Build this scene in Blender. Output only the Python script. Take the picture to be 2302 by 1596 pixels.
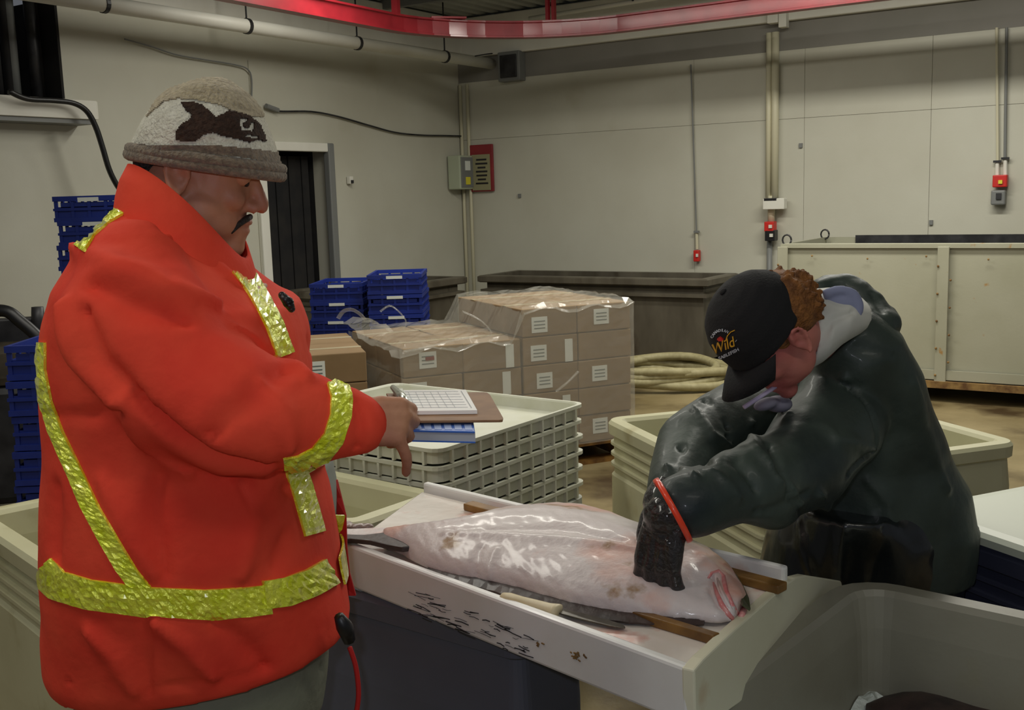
import bpy, bmesh, math, random
import numpy as np
from mathutils import Vector, Matrix
from mathutils.bvhtree import BVHTree
from mathutils.geometry import tessellate_polygon
random.seed(7); rng = np.random.default_rng(7)
for o in list(bpy.data.objects): bpy.data.objects.remove(o)
SC = bpy.context.scene; COL = SC.collection
V = Vector; PI = math.pi

# ------------------------------------------------------------------ camera
F = 2400.0; PIT = math.atan(358/2400); ROLL = math.atan(.031); EYE = V((0, 0, 1.6))
FW = V((0, math.cos(PIT), -math.sin(PIT))); R0 = V((1, 0, 0)); U0 = V((0, math.sin(PIT), math.cos(PIT)))
RT = math.cos(ROLL)*R0-math.sin(ROLL)*U0; UP = math.cos(ROLL)*U0+math.sin(ROLL)*R0
cam = bpy.data.cameras.new('camera'); cam.sensor_width = 36; cam.lens = 36*F/2302; cam.clip_start = .05
co = bpy.data.objects.new('camera', cam); COL.objects.link(co)
mw = Matrix((RT, UP, -FW)).transposed().to_4x4(); mw.translation = EYE; co.matrix_world = mw
SC.camera = co
# ------------------------------------------------------------------ world, lights, exposure
SC.view_settings.view_transform = 'Standard'; SC.view_settings.look = 'None'
SC.view_settings.exposure = 0.12; SC.view_settings.gamma = 1; SC.view_settings.use_curve_mapping = False
w = bpy.data.worlds.new('world'); SC.world = w; w.use_nodes = True
w.node_tree.nodes['Background'].inputs[0].default_value = (.85, .9, 1.0, 1)
w.node_tree.nodes['Background'].inputs[1].default_value = .10
def area(name, loc, rot, sx, sy, power, col):
    l = bpy.data.lights.new(name, 'AREA'); l.shape = 'RECTANGLE'; l.size = sx; l.size_y = sy; l.energy = power; l.color = col
    o = bpy.data.objects.new(name, l); COL.objects.link(o); o.location = loc; o.rotation_euler = rot; return o
FLUO = (1.0, .965, .865)
area('fluorescent_light', (-1.3, 3.6, 3.42), (0, 0, math.radians(57)), 2.4, .3, 34, FLUO)
area('fluorescent_light', (1.6, 4.6, 3.42), (0, 0, math.radians(57)), 2.4, .3, 40, FLUO)
area('fluorescent_light', (2.6, 7.0, 3.42), (0, 0, math.radians(-33)), 2.4, .3, 92, FLUO)
area('fluorescent_light', (-.3, 7.4, 3.42), (0, 0, math.radians(-33)), 2.4, .3, 62, FLUO)
area('fluorescent_light', (-2.2, 1.0, 3.42), (0, 0, 0), 2.0, .3, 22, FLUO)
area('fluorescent_light', (1.2, .2, 3.42), (0, 0, 0), 2.0, .3, 14, FLUO)
fl = bpy.data.lights.new('camera_flash', 'POINT'); fl.energy = 16; fl.shadow_soft_size = .02; fl.color = (.88, .9, 1.0)
fo = bpy.data.objects.new('camera_flash', fl); COL.objects.link(fo); fo.location = (-.05, -.02, 1.68)

# ------------------------------------------------------------------ projection helpers (pixel of the 2302x1596 photo -> point at a known distance)
def ray(x, y): return FW+(x-1151)/F*RT-(y-798)/F*UP
def onz(x, y, z): d = ray(x, y); return EYE+d*((z-1.6)/d.z)
def ony(x, y, Y): d = ray(x, y); return EYE+d*(Y/d.y)
ER = V((math.cos(math.radians(-33)), math.sin(math.radians(-33)), 0)); EL = V((-.5446, -.8387, 0))
NR = V((-.5446, -.8387, 0)); NL = V((.8387, -.5446, 0)); CN = V((-.49, 11.9, 0))
def onplane(x, y, p, n): d = ray(x, y); return EYE+d*((p-EYE).dot(n)/d.dot(n))
def wr(x, y, off=0): return onplane(x, y, CN+NR*off, NR)
def wl(x, y, off=0): return onplane(x, y, CN+NL*off, NL)
def wrs(x, y): p = wr(x, y); return (p-CN).dot(ER), p.z
def wls(x, y): p = wl(x, y); return (p-CN).dot(EL), p.z

# ------------------------------------------------------------------ materials
def lin(c): return tuple(((v/255/12.92) if v/255 <= .04045 else ((v/255+.055)/1.055)**2.4) for v in c)+(1,)
MATS = {}
def M(name, col, rough=.6, metal=0., col2=None, scale=6, detail=5, stain=None, sscale=3, slo=.55, shi=.62, bump=0, bscale=60, coat=0, spec=.5, stretch=None, trans=0, alpha=1, wave=None, sheen=0, seed=0, lo=.35, hi=.65):
    if name in MATS: return MATS[name]
    m = bpy.data.materials.new(name); m.use_nodes = True; nt = m.node_tree; N = nt.nodes; L = nt.links
    b = N['Principled BSDF']; b.inputs['Base Color'].default_value = lin(col)
    b.inputs['Roughness'].default_value = rough; b.inputs['Metallic'].default_value = metal
    b.inputs['Specular IOR Level'].default_value = spec; b.inputs['Coat Weight'].default_value = coat; b.inputs['Coat Roughness'].default_value = .12
    b.inputs['Transmission Weight'].default_value = trans; b.inputs['Alpha'].default_value = alpha; b.inputs['Sheen Weight'].default_value = sheen
    tc = N.new('ShaderNodeTexCoord'); mp = N.new('ShaderNodeMapping'); L.new(tc.outputs['Object'], mp.inputs[0])
    mp.inputs['Location'].default_value = (seed*3.1, seed*1.7, seed)
    if stretch: mp.inputs['Scale'].default_value = stretch
    cur = None
    def noise(s, d=5):
        n = N.new('ShaderNodeTexNoise'); n.inputs['Scale'].default_value = s; n.inputs['Detail'].default_value = d; L.new(mp.outputs[0], n.inputs['Vector']); return n
    if col2:
        n = noise(scale, detail); r = N.new('ShaderNodeMapRange'); r.inputs[1].default_value = lo; r.inputs[2].default_value = hi; L.new(n.outputs[0], r.inputs[0])
        mx = N.new('ShaderNodeMix'); mx.data_type = 'RGBA'; L.new(r.outputs[0], mx.inputs[0]); mx.inputs[6].default_value = lin(col); mx.inputs[7].default_value = lin(col2); cur = mx.outputs[2]
    for st in (stain if isinstance(stain, list) else ([(stain, sscale, slo, shi)] if stain else [])):
        n = noise(st[1], 8); r = N.new('ShaderNodeMapRange'); r.inputs[1].default_value = st[2]; r.inputs[2].default_value = st[3]; L.new(n.outputs[0], r.inputs[0])
        mx = N.new('ShaderNodeMix'); mx.data_type = 'RGBA'; L.new(r.outputs[0], mx.inputs[0])
        if cur: L.new(cur, mx.inputs[6])
        else: mx.inputs[6].default_value = lin(col)
        mx.inputs[7].default_value = lin(st[0]); cur = mx.outputs[2]
    if cur: L.new(cur, b.inputs['Base Color'])
    if bump:
        n = noise(bscale, 6); bp = N.new('ShaderNodeBump'); bp.inputs['Strength'].default_value = bump; bp.inputs['Distance'].default_value = .01
        L.new(n.outputs[0], bp.inputs['Height']); L.new(bp.outputs[0], b.inputs['Normal'])
    MATS[name] = m; return m
wall_m = M('painted_wall', (196, 195, 180), .55, col2=(188, 186, 170), scale=1.3, stain=(170, 165, 140), sscale=1.2, slo=.66, shi=.85, bump=.05)
band_m = M('band_grey', (136, 133, 126), .7, col2=(128, 126, 118), scale=2)  # strip above the right wall panels, darker grey than the wall
floor_m = M('wet_concrete', (150, 135, 100), .35, col2=(112, 98, 66), scale=1.6, stain=(70, 55, 35), sscale=2.5, slo=.52, shi=.7, bump=.15, bscale=25)
ceil_m = M('deck_metal', (172, 176, 168), .5, col2=(150, 152, 146), scale=2)
dark_m = M('dark_void', (24, 24, 26), .9, col2=(38, 36, 34), scale=5)
darkmetal_m = M('dark_metal', (58, 58, 60), .45, .3, col2=(36, 36, 38), scale=9)
red_m = M('red_enamel', (146, 30, 40), .38, col2=(128, 24, 34), scale=6, coat=.3)
redbox_m = M('red_plastic', (200, 38, 30), .45)
white_m = M('white_paint', (228, 227, 216), .5, col2=(220, 218, 206), scale=3)
pipe_m = M('ivory_conduit', (205, 200, 172), .5)
grey_m = M('grey_enamel', (120, 122, 120), .5)
steel_m = M('dull_steel', (118, 112, 98), .42, .35, col2=(92, 86, 74), scale=4, stain=(70, 60, 48), sscale=5, slo=.6, shi=.75, stretch=(1, 1, .35), bump=.04)
cream_m = M('cream_paint', (166, 165, 146), .5, col2=(156, 155, 134), scale=2, stain=[((160, 120, 60), 9, .68, .74)], bump=.05)
rust_m = M('rusty_edge', (150, 120, 70), .8, col2=(96, 66, 34), scale=14)
tub_m = M('tub_plastic', (200, 198, 164), .42, col2=(190, 187, 152), scale=3, stain=[((166, 158, 116), 6, .6, .8)], bump=.06, bscale=30)
tubb_m = M('tub_bluegrey_plastic', (70, 74, 96), .5, col2=(58, 60, 80), scale=3, bump=.05)
tubd_m = M('tub_dark_grey_plastic', (104, 108, 122), .5, col2=(96, 100, 114), scale=3, bump=.05)
tubg_m = M('tub_grey_plastic', (146, 144, 130), .45, col2=(136, 133, 118), scale=3, stain=[((140, 135, 112), 5, .6, .8)], bump=.06)
tray_m = M('white_tray_plastic', (214, 215, 200), .45, col2=(204, 205, 184), scale=8)
traylow_m = M('stained_white_plastic', (200, 204, 196), .5, col2=(176, 178, 168), scale=14, stretch=(3, 3, .4))
blue_m = M('blue_crate_plastic', (22, 48, 142), .5, col2=(18, 38, 116), scale=4)
card_m = M('cardboard', (146, 120, 86), .85, col2=(132, 107, 74), scale=3, bump=.05)
cardd_m = M('dark_cardboard', (120, 82, 56), .85, col2=(104, 70, 48), scale=3)
tape_m = M('packing_tape', (196, 182, 150), .25)
label_m = M('paper_label', (222, 226, 218), .6)
ink_m = M('grey_print', (110, 120, 118), .7)
film_m = M('stretch_film', (225, 222, 210), .12, alpha=.15, bump=.5, bscale=14, coat=1, spec=1)
hose_m = M('hose_rubber', (164, 156, 118), .6, col2=(146, 138, 100), scale=20)
hdpe_m = M('cutting_board_plastic', (238, 239, 240), .38, col2=(228, 228, 224), scale=5, stain=[((190, 130, 100), 4, .66, .78)], bump=.08, bscale=20, coat=.3)
surf_m = M('bloodied_board', (232, 228, 220), .25, col2=(226, 216, 206), scale=6, stain=[((206, 130, 110), 7, .58, .72), ((150, 110, 60), 16, .7, .76)], bump=.12, bscale=18, coat=.8)
ink2_m = M('black_marker', (30, 28, 32), .6)
wood_m = M('wet_wood', (140, 102, 46), .5, col2=(88, 58, 24), scale=12, stretch=(1, 1, 1), bump=.2, bscale=40)
fish_m = M('halibut_belly_skin', (216, 208, 206), .42, col2=(202, 190, 190), scale=5, stain=[((214, 150, 126), 4.2, .54, .70), ((150, 116, 76), 10, .63, .70)], bump=.18, bscale=90, coat=.25)
fishd_m = M('halibut_dark_skin', (40, 30, 30), .5, col2=(70, 54, 50), scale=16, bump=.3, bscale=40, coat=.1)
gill_m = M('pink_gill_flesh', (212, 148, 144), .35, col2=(206, 110, 112), scale=60, coat=.3)
fin_m = M('grey_pink_fin', (150, 130, 124), .35, col2=(118, 100, 94), scale=20, coat=.5, bump=.3)
knifeh_m = M('ivory_knife_handle', (222, 210, 176), .45, col2=(205, 190, 150), scale=20)
blade_m = M('worn_blade', (110, 106, 96), .35, .6, col2=(78, 74, 66), scale=20)
org_m = M('orange_jacket_cloth', (238, 82, 56), .85, col2=(226, 64, 46), scale=6, stain=[((196, 46, 38), 3.5, .6, .8)], bump=.6, bscale=11, spec=.2)
orgin_m = M('red_lining', (190, 30, 26), .8)
lime_m = M('reflective_lime_tape', (250, 255, 80), .25, .22, col2=(232, 244, 24), scale=40, bump=.8, bscale=60, coat=.9, spec=1)
wool_m = M('tan_wool', (202, 186, 148), .95, col2=(168, 152, 118), scale=120, bump=.9, bscale=180, sheen=.4)
woolw_m = M('cream_wool', (244, 240, 218), .95, col2=(224, 218, 194), scale=120, bump=.9, bscale=180, sheen=.4)
woolb_m = M('grey_brown_wool', (146, 128, 104), .95, col2=(112, 98, 80), scale=140, bump=.9, bscale=180, sheen=.3)
woold_m = M('brown_wool', (70, 48, 34), .95, col2=(50, 34, 24), scale=120, bump=.9, bscale=180)
skin_m = M('tanned_skin', (188, 134, 100), .55, col2=(172, 112, 90), scale=9, bump=.1, bscale=120)
skinr_m = M('flushed_skin', (190, 118, 104), .5, col2=(176, 92, 88), scale=9, bump=.1, bscale=120)
hair_m = M('dark_hair', (30, 24, 20), .6, bump=.6, bscale=200)
hairr_m = M('ginger_hair', (150, 96, 40), .7, col2=(104, 62, 24), scale=50, bump=1, bscale=120)
eye_m = M('eye_white', (220, 214, 206), .2)
trou_m = M('grey_trousers', (128, 132, 112), .8, col2=(112, 116, 100), scale=6, bump=.2, bscale=60)
shirt_m = M('grey_shirt', (150, 156, 148), .8)
boot_m = M('black_rubber', (24, 24, 26), .4)
oil_m = M('wet_green_oilskin', (68, 80, 73), .52, col2=(50, 60, 55), scale=5, stain=[((26, 38, 40), 2.2, .5, .62)], bump=.35, bscale=22, coat=.06, spec=.4)
oild_m = M('wet_dark_oilskin', (17, 24, 25), .36, col2=(12, 17, 19), scale=5, bump=.35, bscale=14, coat=.6, spec=.6)
glove_m = M('black_wet_glove', (18, 17, 18), .5, col2=(40, 37, 38), scale=40, lo=.55, hi=.75, bump=1, bscale=110, coat=.7)
cap_m = M('black_cap_cloth', (20, 20, 22), .9, bump=.2, bscale=200)
gold_m = M('gold_thread', (226, 170, 40), .5)
silver_m = M('silver_thread', (200, 204, 210), .5)
hoodw_m = M('white_hood_cloth', (212, 212, 202), .8, col2=(190, 192, 190), scale=6)
hoodb_m = M('pale_blue_cloth', (140, 146, 176), .8)
cuff_m = M('orange_cuff_band', (236, 66, 30), .4, coat=.4)
cig_m = M('pale_lilac_paper', (208, 196, 228), .5)
board_m = M('brown_hardboard', (146, 108, 72), .6, col2=(128, 92, 60), scale=20)
paper_m = M('white_paper', (245, 245, 242), .6)
chrome_m = M('chrome', (190, 196, 184), .25, .8)
bookb_m = M('blue_book_cover', (58, 104, 190), .4)
page_m = M('book_pages', (172, 176, 184), .7)
ice_m = M('crushed_ice', (226, 234, 228), .3, col2=(206, 216, 210), scale=30, bump=1, bscale=60, coat=.4)
lid_m = M('white_lid', (214, 220, 204), .4)
yel_m = M('yellow_sticker', (226, 214, 60), .5)

# ------------------------------------------------------------------ mesh helpers
ORG = {}
class MB:
    def __init__(s): s.v = []; s.f = []
    def add(s, vs, fs):
        b = len(s.v); s.v += [V(p) for p in vs]; s.f += [tuple(i+b for i in f) for f in fs]; return s
    def box(s, c, size, yaw=0, R=None):
        c = V(c); hx, hy, hz = size[0]/2, size[1]/2, size[2]/2
        R = R or Matrix.Rotation(yaw, 3, 'Z')
        vs = [c+R@V((x, y, z)) for z in (-hz, hz) for x, y in ((-hx, -hy), (hx, -hy), (hx, hy), (-hx, hy))]
        return s.add(vs, [(3, 2, 1, 0), (4, 5, 6, 7), (0, 1, 5, 4), (1, 2, 6, 5), (2, 3, 7, 6), (3, 0, 4, 7)])
    def prism(s, poly, d):
        """closed prism: polygon (3d points) extruded along vector d"""
        poly = [V(p) for p in poly]; d = V(d); n = len(poly)
        nrm = V((0, 0, 0))
        for i in range(n): nrm += poly[i].cross(poly[(i+1) % n])
        if nrm.dot(d) > 0: poly = poly[::-1]
        tri = tessellate_polygon([poly]); vs = poly+[p+d for p in poly]
        nn = (poly[tri[0][1]]-poly[tri[0][0]]).cross(poly[tri[0][2]]-poly[tri[0][0]])
        fl_ = nn.dot(d) > 0
        fs = [(t[::-1] if fl_ else tuple(t)) for t in tri]+[tuple(i+n for i in (t if fl_ else t[::-1])) for t in tri]
        for i in range(n): j = (i+1) % n; fs.append((j, i, i+n, j+n))
        return s.add(vs, fs)
    def loft(s, rings, cap=True):
        n = len(rings[0]); vs = [p for r in rings for p in r]; fs = []
        for k in range(len(rings)-1):
            for i in range(n): j = (i+1) % n; fs.append((k*n+i, k*n+j, (k+1)*n+j, (k+1)*n+i))
        if cap: fs.append(tuple(range(n))[::-1]); fs.append(tuple((len(rings)-1)*n+i for i in range(n)))
        return s.add(vs, fs)
    def tube(s, pts, r, n=10, cap=True, sq=1.0):
        pts = [V(p) for p in pts]; m = len(pts); rs = r if isinstance(r, (list, tuple)) else [r]*m
        t0 = (pts[1]-pts[0]).normalized(); a = t0.orthogonal().normalized(); rings = []
        for i, p in enumerate(pts):
            t = ((pts[min(i+1, m-1)]-pts[max(i-1, 0)])).normalized()
            a = (a-t*a.dot(t)).normalized(); b = t.cross(a)
            rings.append([p+(a*math.cos(q)+b*math.sin(q)*sq)*rs[i] for q in (2*PI*k/n for k in range(n))])
        return s.loft(rings, cap)
    def ell(s, c, r, R=None, nu=16, nv=10):
        c = V(c); R = R or Matrix.Identity(3); r = (r, r, r) if not isinstance(r, (tuple, list)) else r
        vs = [c+R@V((0, 0, -r[2]))]
        for j in range(1, nv):
            ph = -PI/2+PI*j/nv
            for i in range(nu): th = 2*PI*i/nu; vs.append(c+R@V((r[0]*math.cos(ph)*math.cos(th), r[1]*math.cos(ph)*math.sin(th), r[2]*math.sin(ph))))
        vs.append(c+R@V((0, 0, r[2]))); fs = []; top = len(vs)-1
        for i in range(nu):
            k = (i+1) % nu; fs.append((0, 1+k, 1+i)); fs.append((top, 1+(nv-2)*nu+i, 1+(nv-2)*nu+k))
            for j in range(nv-2): a = 1+j*nu; fs.append((a+i, a+k, a+nu+k, a+nu+i))
        return s.add(vs, fs)
    def cap_(s, a, b, ra, rb=None, n=12):
        rb = rb or ra; a = V(a); b = V(b); s.tube([a, b], [ra, rb], n); s.ell(a, ra, nu=n, nv=8); s.ell(b, rb, nu=n, nv=8); return s
    def chain(s, pts, rs, n=12):
        for i in range(len(pts)-1): s.cap_(pts[i], pts[i+1], rs[i], rs[i+1], n)
        return s
    def build(s, name, mat, parent=None, smooth=False, bevel=0, loc=None, seg=2, kind=None):
        me = bpy.data.meshes.new(name)
        o = ORG[parent.name] if parent else (V(loc) if loc is not None else V((sum(p.x for p in s.v)/len(s.v), sum(p.y for p in s.v)/len(s.v), min(p.z for p in s.v))))
        me.from_pydata([tuple(p-o) for p in s.v], [], s.f); me.materials.append(mat); me.update()
        return link(name, me, parent, o, smooth, bevel, seg, kind)
def link(name, me, parent, o, smooth=False, bevel=0, seg=2, kind=None):
    ob = bpy.data.objects.new(name, me); COL.objects.link(ob)
    if parent: ob.parent = parent
    else: ob.location = o
    ORG[ob.name] = o.copy()
    if smooth: me.polygons.foreach_set('use_smooth', [True]*len(me.polygons))
    if bevel:
        md = ob.modifiers.new('bevel', 'BEVEL'); md.width = bevel; md.segments = seg; md.limit_method = 'ANGLE'; md.angle_limit = math.radians(35)
    if kind: ob['kind'] = kind
    return ob
def thing(name, label, cat, loc, group=None):
    o = bpy.data.objects.new(name, None); COL.objects.link(o); o.location = loc; ORG[o.name] = V(loc); o.empty_display_size = .1
    return tag(o, label, cat, group)
def tag(o, label, cat, group=None):
    o['label'] = label; o['category'] = cat
    if group: o['group'] = group
    return o
def struct(o): o['kind'] = 'structure'; return o
def fuse(mb, voxel, smooth, disp=None):
    """union of overlapping closed shapes -> one continuous surface"""
    me = bpy.data.meshes.new('t'); me.from_pydata([tuple(p) for p in mb.v], [], mb.f)
    ob = bpy.data.objects.new('t', me); COL.objects.link(ob)
    r = ob.modifiers.new('r', 'REMESH'); r.mode = 'VOXEL'; r.voxel_size = voxel
    if smooth: q = ob.modifiers.new('s', 'SMOOTH'); q.factor = .6; q.iterations = smooth
    dg = bpy.context.evaluated_depsgraph_get(); out = bpy.data.meshes.new_from_object(ob.evaluated_get(dg))
    bpy.data.objects.remove(ob); n = len(out.vertices)
    co_ = np.empty(n*3, np.float32); out.vertices.foreach_get('co', co_); co_ = co_.reshape(-1, 3).astype(float)
    if disp:
        no = np.empty(n*3, np.float32); out.vertices.foreach_get('normal', no); no = no.reshape(-1, 3)
        co_ = disp(co_, no, bvh_of(out)); out.vertices.foreach_set('co', co_.ravel().astype(np.float32)); out.update()
    return out
def bvh_of(me): return BVHTree.FromPolygons([v.co.copy() for v in me.vertices], [tuple(p.vertices) for p in me.polygons])
def place(me, name, mat, parent, smooth=True):
    """mesh in world coordinates -> child of parent"""
    o = ORG[parent.name]; me.transform(Matrix.Translation(-o)); me.materials.clear(); me.materials.append(mat)
    return link(name, me, parent, o, smooth)
def hit(bvh, x, y, Yd=None):
    d = ray(x, y).normalized(); r = bvh.ray_cast(EYE, d)
    if r[0] is not None: return r[0], r[1]
    p = ony(x, y, Yd or 2.0); r = bvh.find_nearest(p); return r[0], r[1]
def folds(spec, noise_amp=0, noise_scale=6, g=1.0):
    def f(co_, no, bvh):
        d = np.zeros(len(co_))
        for pts, amp, wd in spec:
            P = [np.array(hit(bvh, x, y)[0]) for x, y in pts]
            Q = []
            for a, b in zip(P, P[1:]):
                for t in np.linspace(0, 1, 6)[:-1]: Q.append(a*(1-t)+b*t)
            Q.append(P[-1]); best = np.full(len(co_), 9.)
            n = len(Q)
            for k, (a, b) in enumerate(zip(Q, Q[1:])):
                ab = b-a; L2 = ab@ab+1e-12; t = np.clip((co_-a)@ab/L2, 0, 1); best = np.minimum(best, np.linalg.norm(co_-(a+t[:, None]*ab), axis=1)/(.35+.65*math.sin(PI*(k+1)/n)))
            d += g*amp*np.exp(-(best/wd)**2)
        if noise_amp:
            for k in range(6):
                q = rng.normal(size=3)*noise_scale*(1+k*.5); d += noise_amp/(1+k*.4)*np.sin(co_@q+rng.uniform(0, 6))
        return co_+no*d[:, None]
    return f
def strip(bvh, pts, width, name, mat, parent, off=.004, n=None, crinkle=.0020, Yd=1.7, cross=6, smooth=False, vertical=None):
    """flat band laid on a surface along pixel path; real thickness; width in px"""
    P = []
    for (a, b) in zip(pts, pts[1:]):
        k = max(2, int(math.hypot(b[0]-a[0], b[1]-a[1])/7))
        for i in range(k): t = i/k; P.append((a[0]*(1-t)+b[0]*t, a[1]*(1-t)+b[1]*t))
    P.append(pts[-1][:2]); top = []; bot = []; m = len(P)
    for i, p in enumerate(P):
        a = P[max(0, i-2)]; b = P[min(m-1, i+2)]; tx, ty = b[0]-a[0], b[1]-a[1]; l = math.hypot(tx, ty); nx, ny = -ty/l, tx/l
        if vertical: nx, ny = vertical
        w_ = width if not callable(width) else width(i/(m-1))
        for j in range(cross+1):
            u = (j/cross-.5)*w_; q, nn = hit(bvh, p[0]+nx*u, p[1]+ny*u, Yd)
            dz = off+crinkle*random.uniform(-1, 1)*(1 if 0 < j < cross else .2); top.append(q+nn*dz); bot.append(q-nn*.004)
    c = cross+1; fs = []; T = len(top)
    for i in range(m-1):
        for j in range(cross):
            a = i*c+j; fs.append((a, a+1, a+c+1, a+c)); fs.append((T+a+c, T+a+c+1, T+a+1, T+a))
    for i in range(m-1):
        a = i*c; fs.append((a, a+c, T+a+c, T+a)); a = i*c+cross; fs.append((a+c, a, T+a, T+a+c))
    for j in range(cross):
        fs.append((j+1, j, T+j, T+j+1)); a = (m-1)*c+j; fs.append((a, a+1, T+a+1, T+a))
    mb = MB().add(top+bot, fs); return mb.build(name, mat, parent, smooth)
def inpoly(x, y, P):
    r = False; j = len(P)-1
    for i in range(len(P)):
        if (P[i][1] > y) != (P[j][1] > y) and x < (P[j][0]-P[i][0])*(y-P[i][1])/(P[j][1]-P[i][1])+P[i][0]: r = not r
        j = i
    return r
def patch(bvh, poly, name, mat, parent, cell=3.2, off=.0025, holes=(), smooth=False):
    xs = [p[0] for p in poly]; ys = [p[1] for p in poly]; mb = MB(); idx = {}; vs = []; fs = []
    def vid(i, j):
        if (i, j) not in idx:
            q, nn = hit(bvh, i*cell, j*cell); idx[(i, j)] = len(vs); vs.append(q+nn*off)
        return idx[(i, j)]
    for i in range(int(min(xs)/cell), int(max(xs)/cell)+1):
        for j in range(int(min(ys)/cell), int(max(ys)/cell)+1):
            cx, cy = (i+.5)*cell, (j+.5)*cell
            if inpoly(cx, cy, poly) and not any(inpoly(cx, cy, h) for h in holes): fs.append((vid(i, j), vid(i, j+1), vid(i+1, j+1), vid(i+1, j)))
    mb.add(vs, fs); ob = mb.build(name, mat, parent, smooth)
    s = ob.modifiers.new('solid', 'SOLIDIFY'); s.thickness = .003; s.offset = -1
    return ob
def text_on(bvh, txt, px0, px1, height, name, mat, parent, off=.002, shear=0, off_px=0):
    cu = bpy.data.curves.new('t', 'FONT'); cu.body = txt; cu.resolution_u = 3; cu.shear = shear
    ob = bpy.data.objects.new('t', cu); COL.objects.link(ob); dg = bpy.context.evaluated_depsgraph_get()
    me = bpy.data.meshes.new_from_object(ob.evaluated_get(dg)); bpy.data.objects.remove(ob)
    xs = [v.co.x for v in me.vertices]; x0, x1 = min(xs), max(xs); dx, dy = px1[0]-px0[0], px1[1]-px0[1]; L = math.hypot(dx, dy); ux, uy = dx/L, dy/L
    vs = []
    for v in me.vertices:
        u = (v.co.x-x0)/(x1-x0)*L; h = v.co.y/.7*height
        q, nn = hit(bvh, px0[0]+ux*u+uy*h, px0[1]+uy*u-ux*h); vs.append(q+nn*off)
    mb = MB().add(vs, [tuple(p.vertices) for p in me.polygons]); o = mb.build(name, mat, parent)
    s = o.modifiers.new('solid', 'SOLIDIFY'); s.thickness = .0015; s.offset = 0; return o
def rr(cx, cy, L, W, r, z, ex, ey, n=5):
    """rounded rectangle ring"""
    out = []; hx, hy = L/2-r, W/2-r
    for qx, qy, a0 in ((1, 1, 0), (-1, 1, 90), (-1, -1, 180), (1, -1, 270)):
        for k in range(n+1):
            a = math.radians(a0+90*k/n); lx = qx*hx+r*math.cos(a); ly = qy*hy+r*math.sin(a)
            out.append(V((cx+ex.x*lx+ey.x*ly, cy+ex.y*lx+ey.y*ly, z)))
    return out
def dirv(deg): a = math.radians(deg); return V((math.cos(a), math.sin(a), 0))
def tub(name, label, A, deg, L, W, z1, mat, ribs=3, group=None, cat='tub', side=1, r=.07, rim_mat=None):
    """open insulated tub; A = one top corner, deg = direction of the long side, side = which way the width runs"""
    ex = dirv(deg); ey = V((-ex.y, ex.x, 0))*side; c = V((A[0], A[1], 0))+ex*L/2+ey*W/2
    t = thing(name, label, cat, (c.x, c.y, 0), group); mb = MB(); prof = [(.03, .1), (.01, .13), (.004, .3), (.004, z1-.21)]
    z = z1-.2
    for k in range(ribs): prof += [(.014, z), (.014, z+.02), (.002, z+.028), (.002, z+.038)]; z += .04
    prof += [(.012, z1-.06), (-.004, z1-.05), (-.006, z1-.012), (.004, z1), (.046, z1), (.056, z1-.012), (.066, z1-.08), (.085, .24), (.11, .2)]
    e2 = V((-ex.y, ex.x, 0))
    rings = [rr(c.x, c.y, L-2*i, W-2*i, max(.02, r-i), zz, ex, e2) for i, zz in prof]
    k = len(prof)-8 if rim_mat else len(prof)
    if rim_mat: mb.loft(rings[:k+1]); MB().loft(rings[k:]).build('inner_liner', rim_mat, t)
    else: mb.loft(rings)
    mb.build('body', mat, t)
    for s_ in (-1, 1): MB().box(c+e2*(s_*(W/2-.14))+V((0, 0, .05)), (L-.1, .14, .1), math.radians(deg)).build('runner', mat, t, bevel=.01)
    for s_ in (-1, 1):
        MB().box(c+ex*(s_*(L/2-.004))+V((0, 0, z1-.3)), (.02, .22, .05), math.radians(deg)).build('hand_grip', mat, t, bevel=.006)
    return t

# ================================================================== ROOM
def quadwall(E, N, off, spans, z0, z1, name, mat, th=.15):
    mb = MB()
    for (a, b, c0, c1) in spans: mb.prism([CN+E*a+N*off+V((0, 0, c0)), CN+E*b+N*off+V((0, 0, c0)), CN+E*b+N*off+V((0, 0, c1)), CN+E*a+N*off+V((0, 0, c1))], -N*th)
    return mb
# floor and ceiling
fl_o = MB().prism([(-9, -3, 0), (9, -3, 0), (9, 16, 0), (-9, 16, 0)], (0, 0, -.1)).build('floor', floor_m, loc=(0, 6, -.1)); struct(fl_o)
ceil = MB(); pitch = .16; cz = 3.5
# ribs of the corrugated deck run along EL
for k in range(-4, 66):
    a = CN+ER*(k*pitch)-EL*.3
    ceil.prism([a+V((0, 0, cz)), a+ER*.075+V((0, 0, cz)), a+ER*.095+V((0, 0, cz+.05)), a-ER*.02+V((0, 0, cz+.05))], EL*13)
ceil.prism([CN-ER*1+V((0, 0, cz+.05))-EL*.3, CN+ER*10.5+V((0, 0, cz+.05))-EL*.3, CN+ER*10.5+EL*13+V((0, 0, cz+.05)), CN-ER*1+EL*13+V((0, 0, cz+.05))], (0, 0, .05))
struct(ceil.build('ceiling', ceil_m, loc=(0, 6, cz)))
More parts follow.
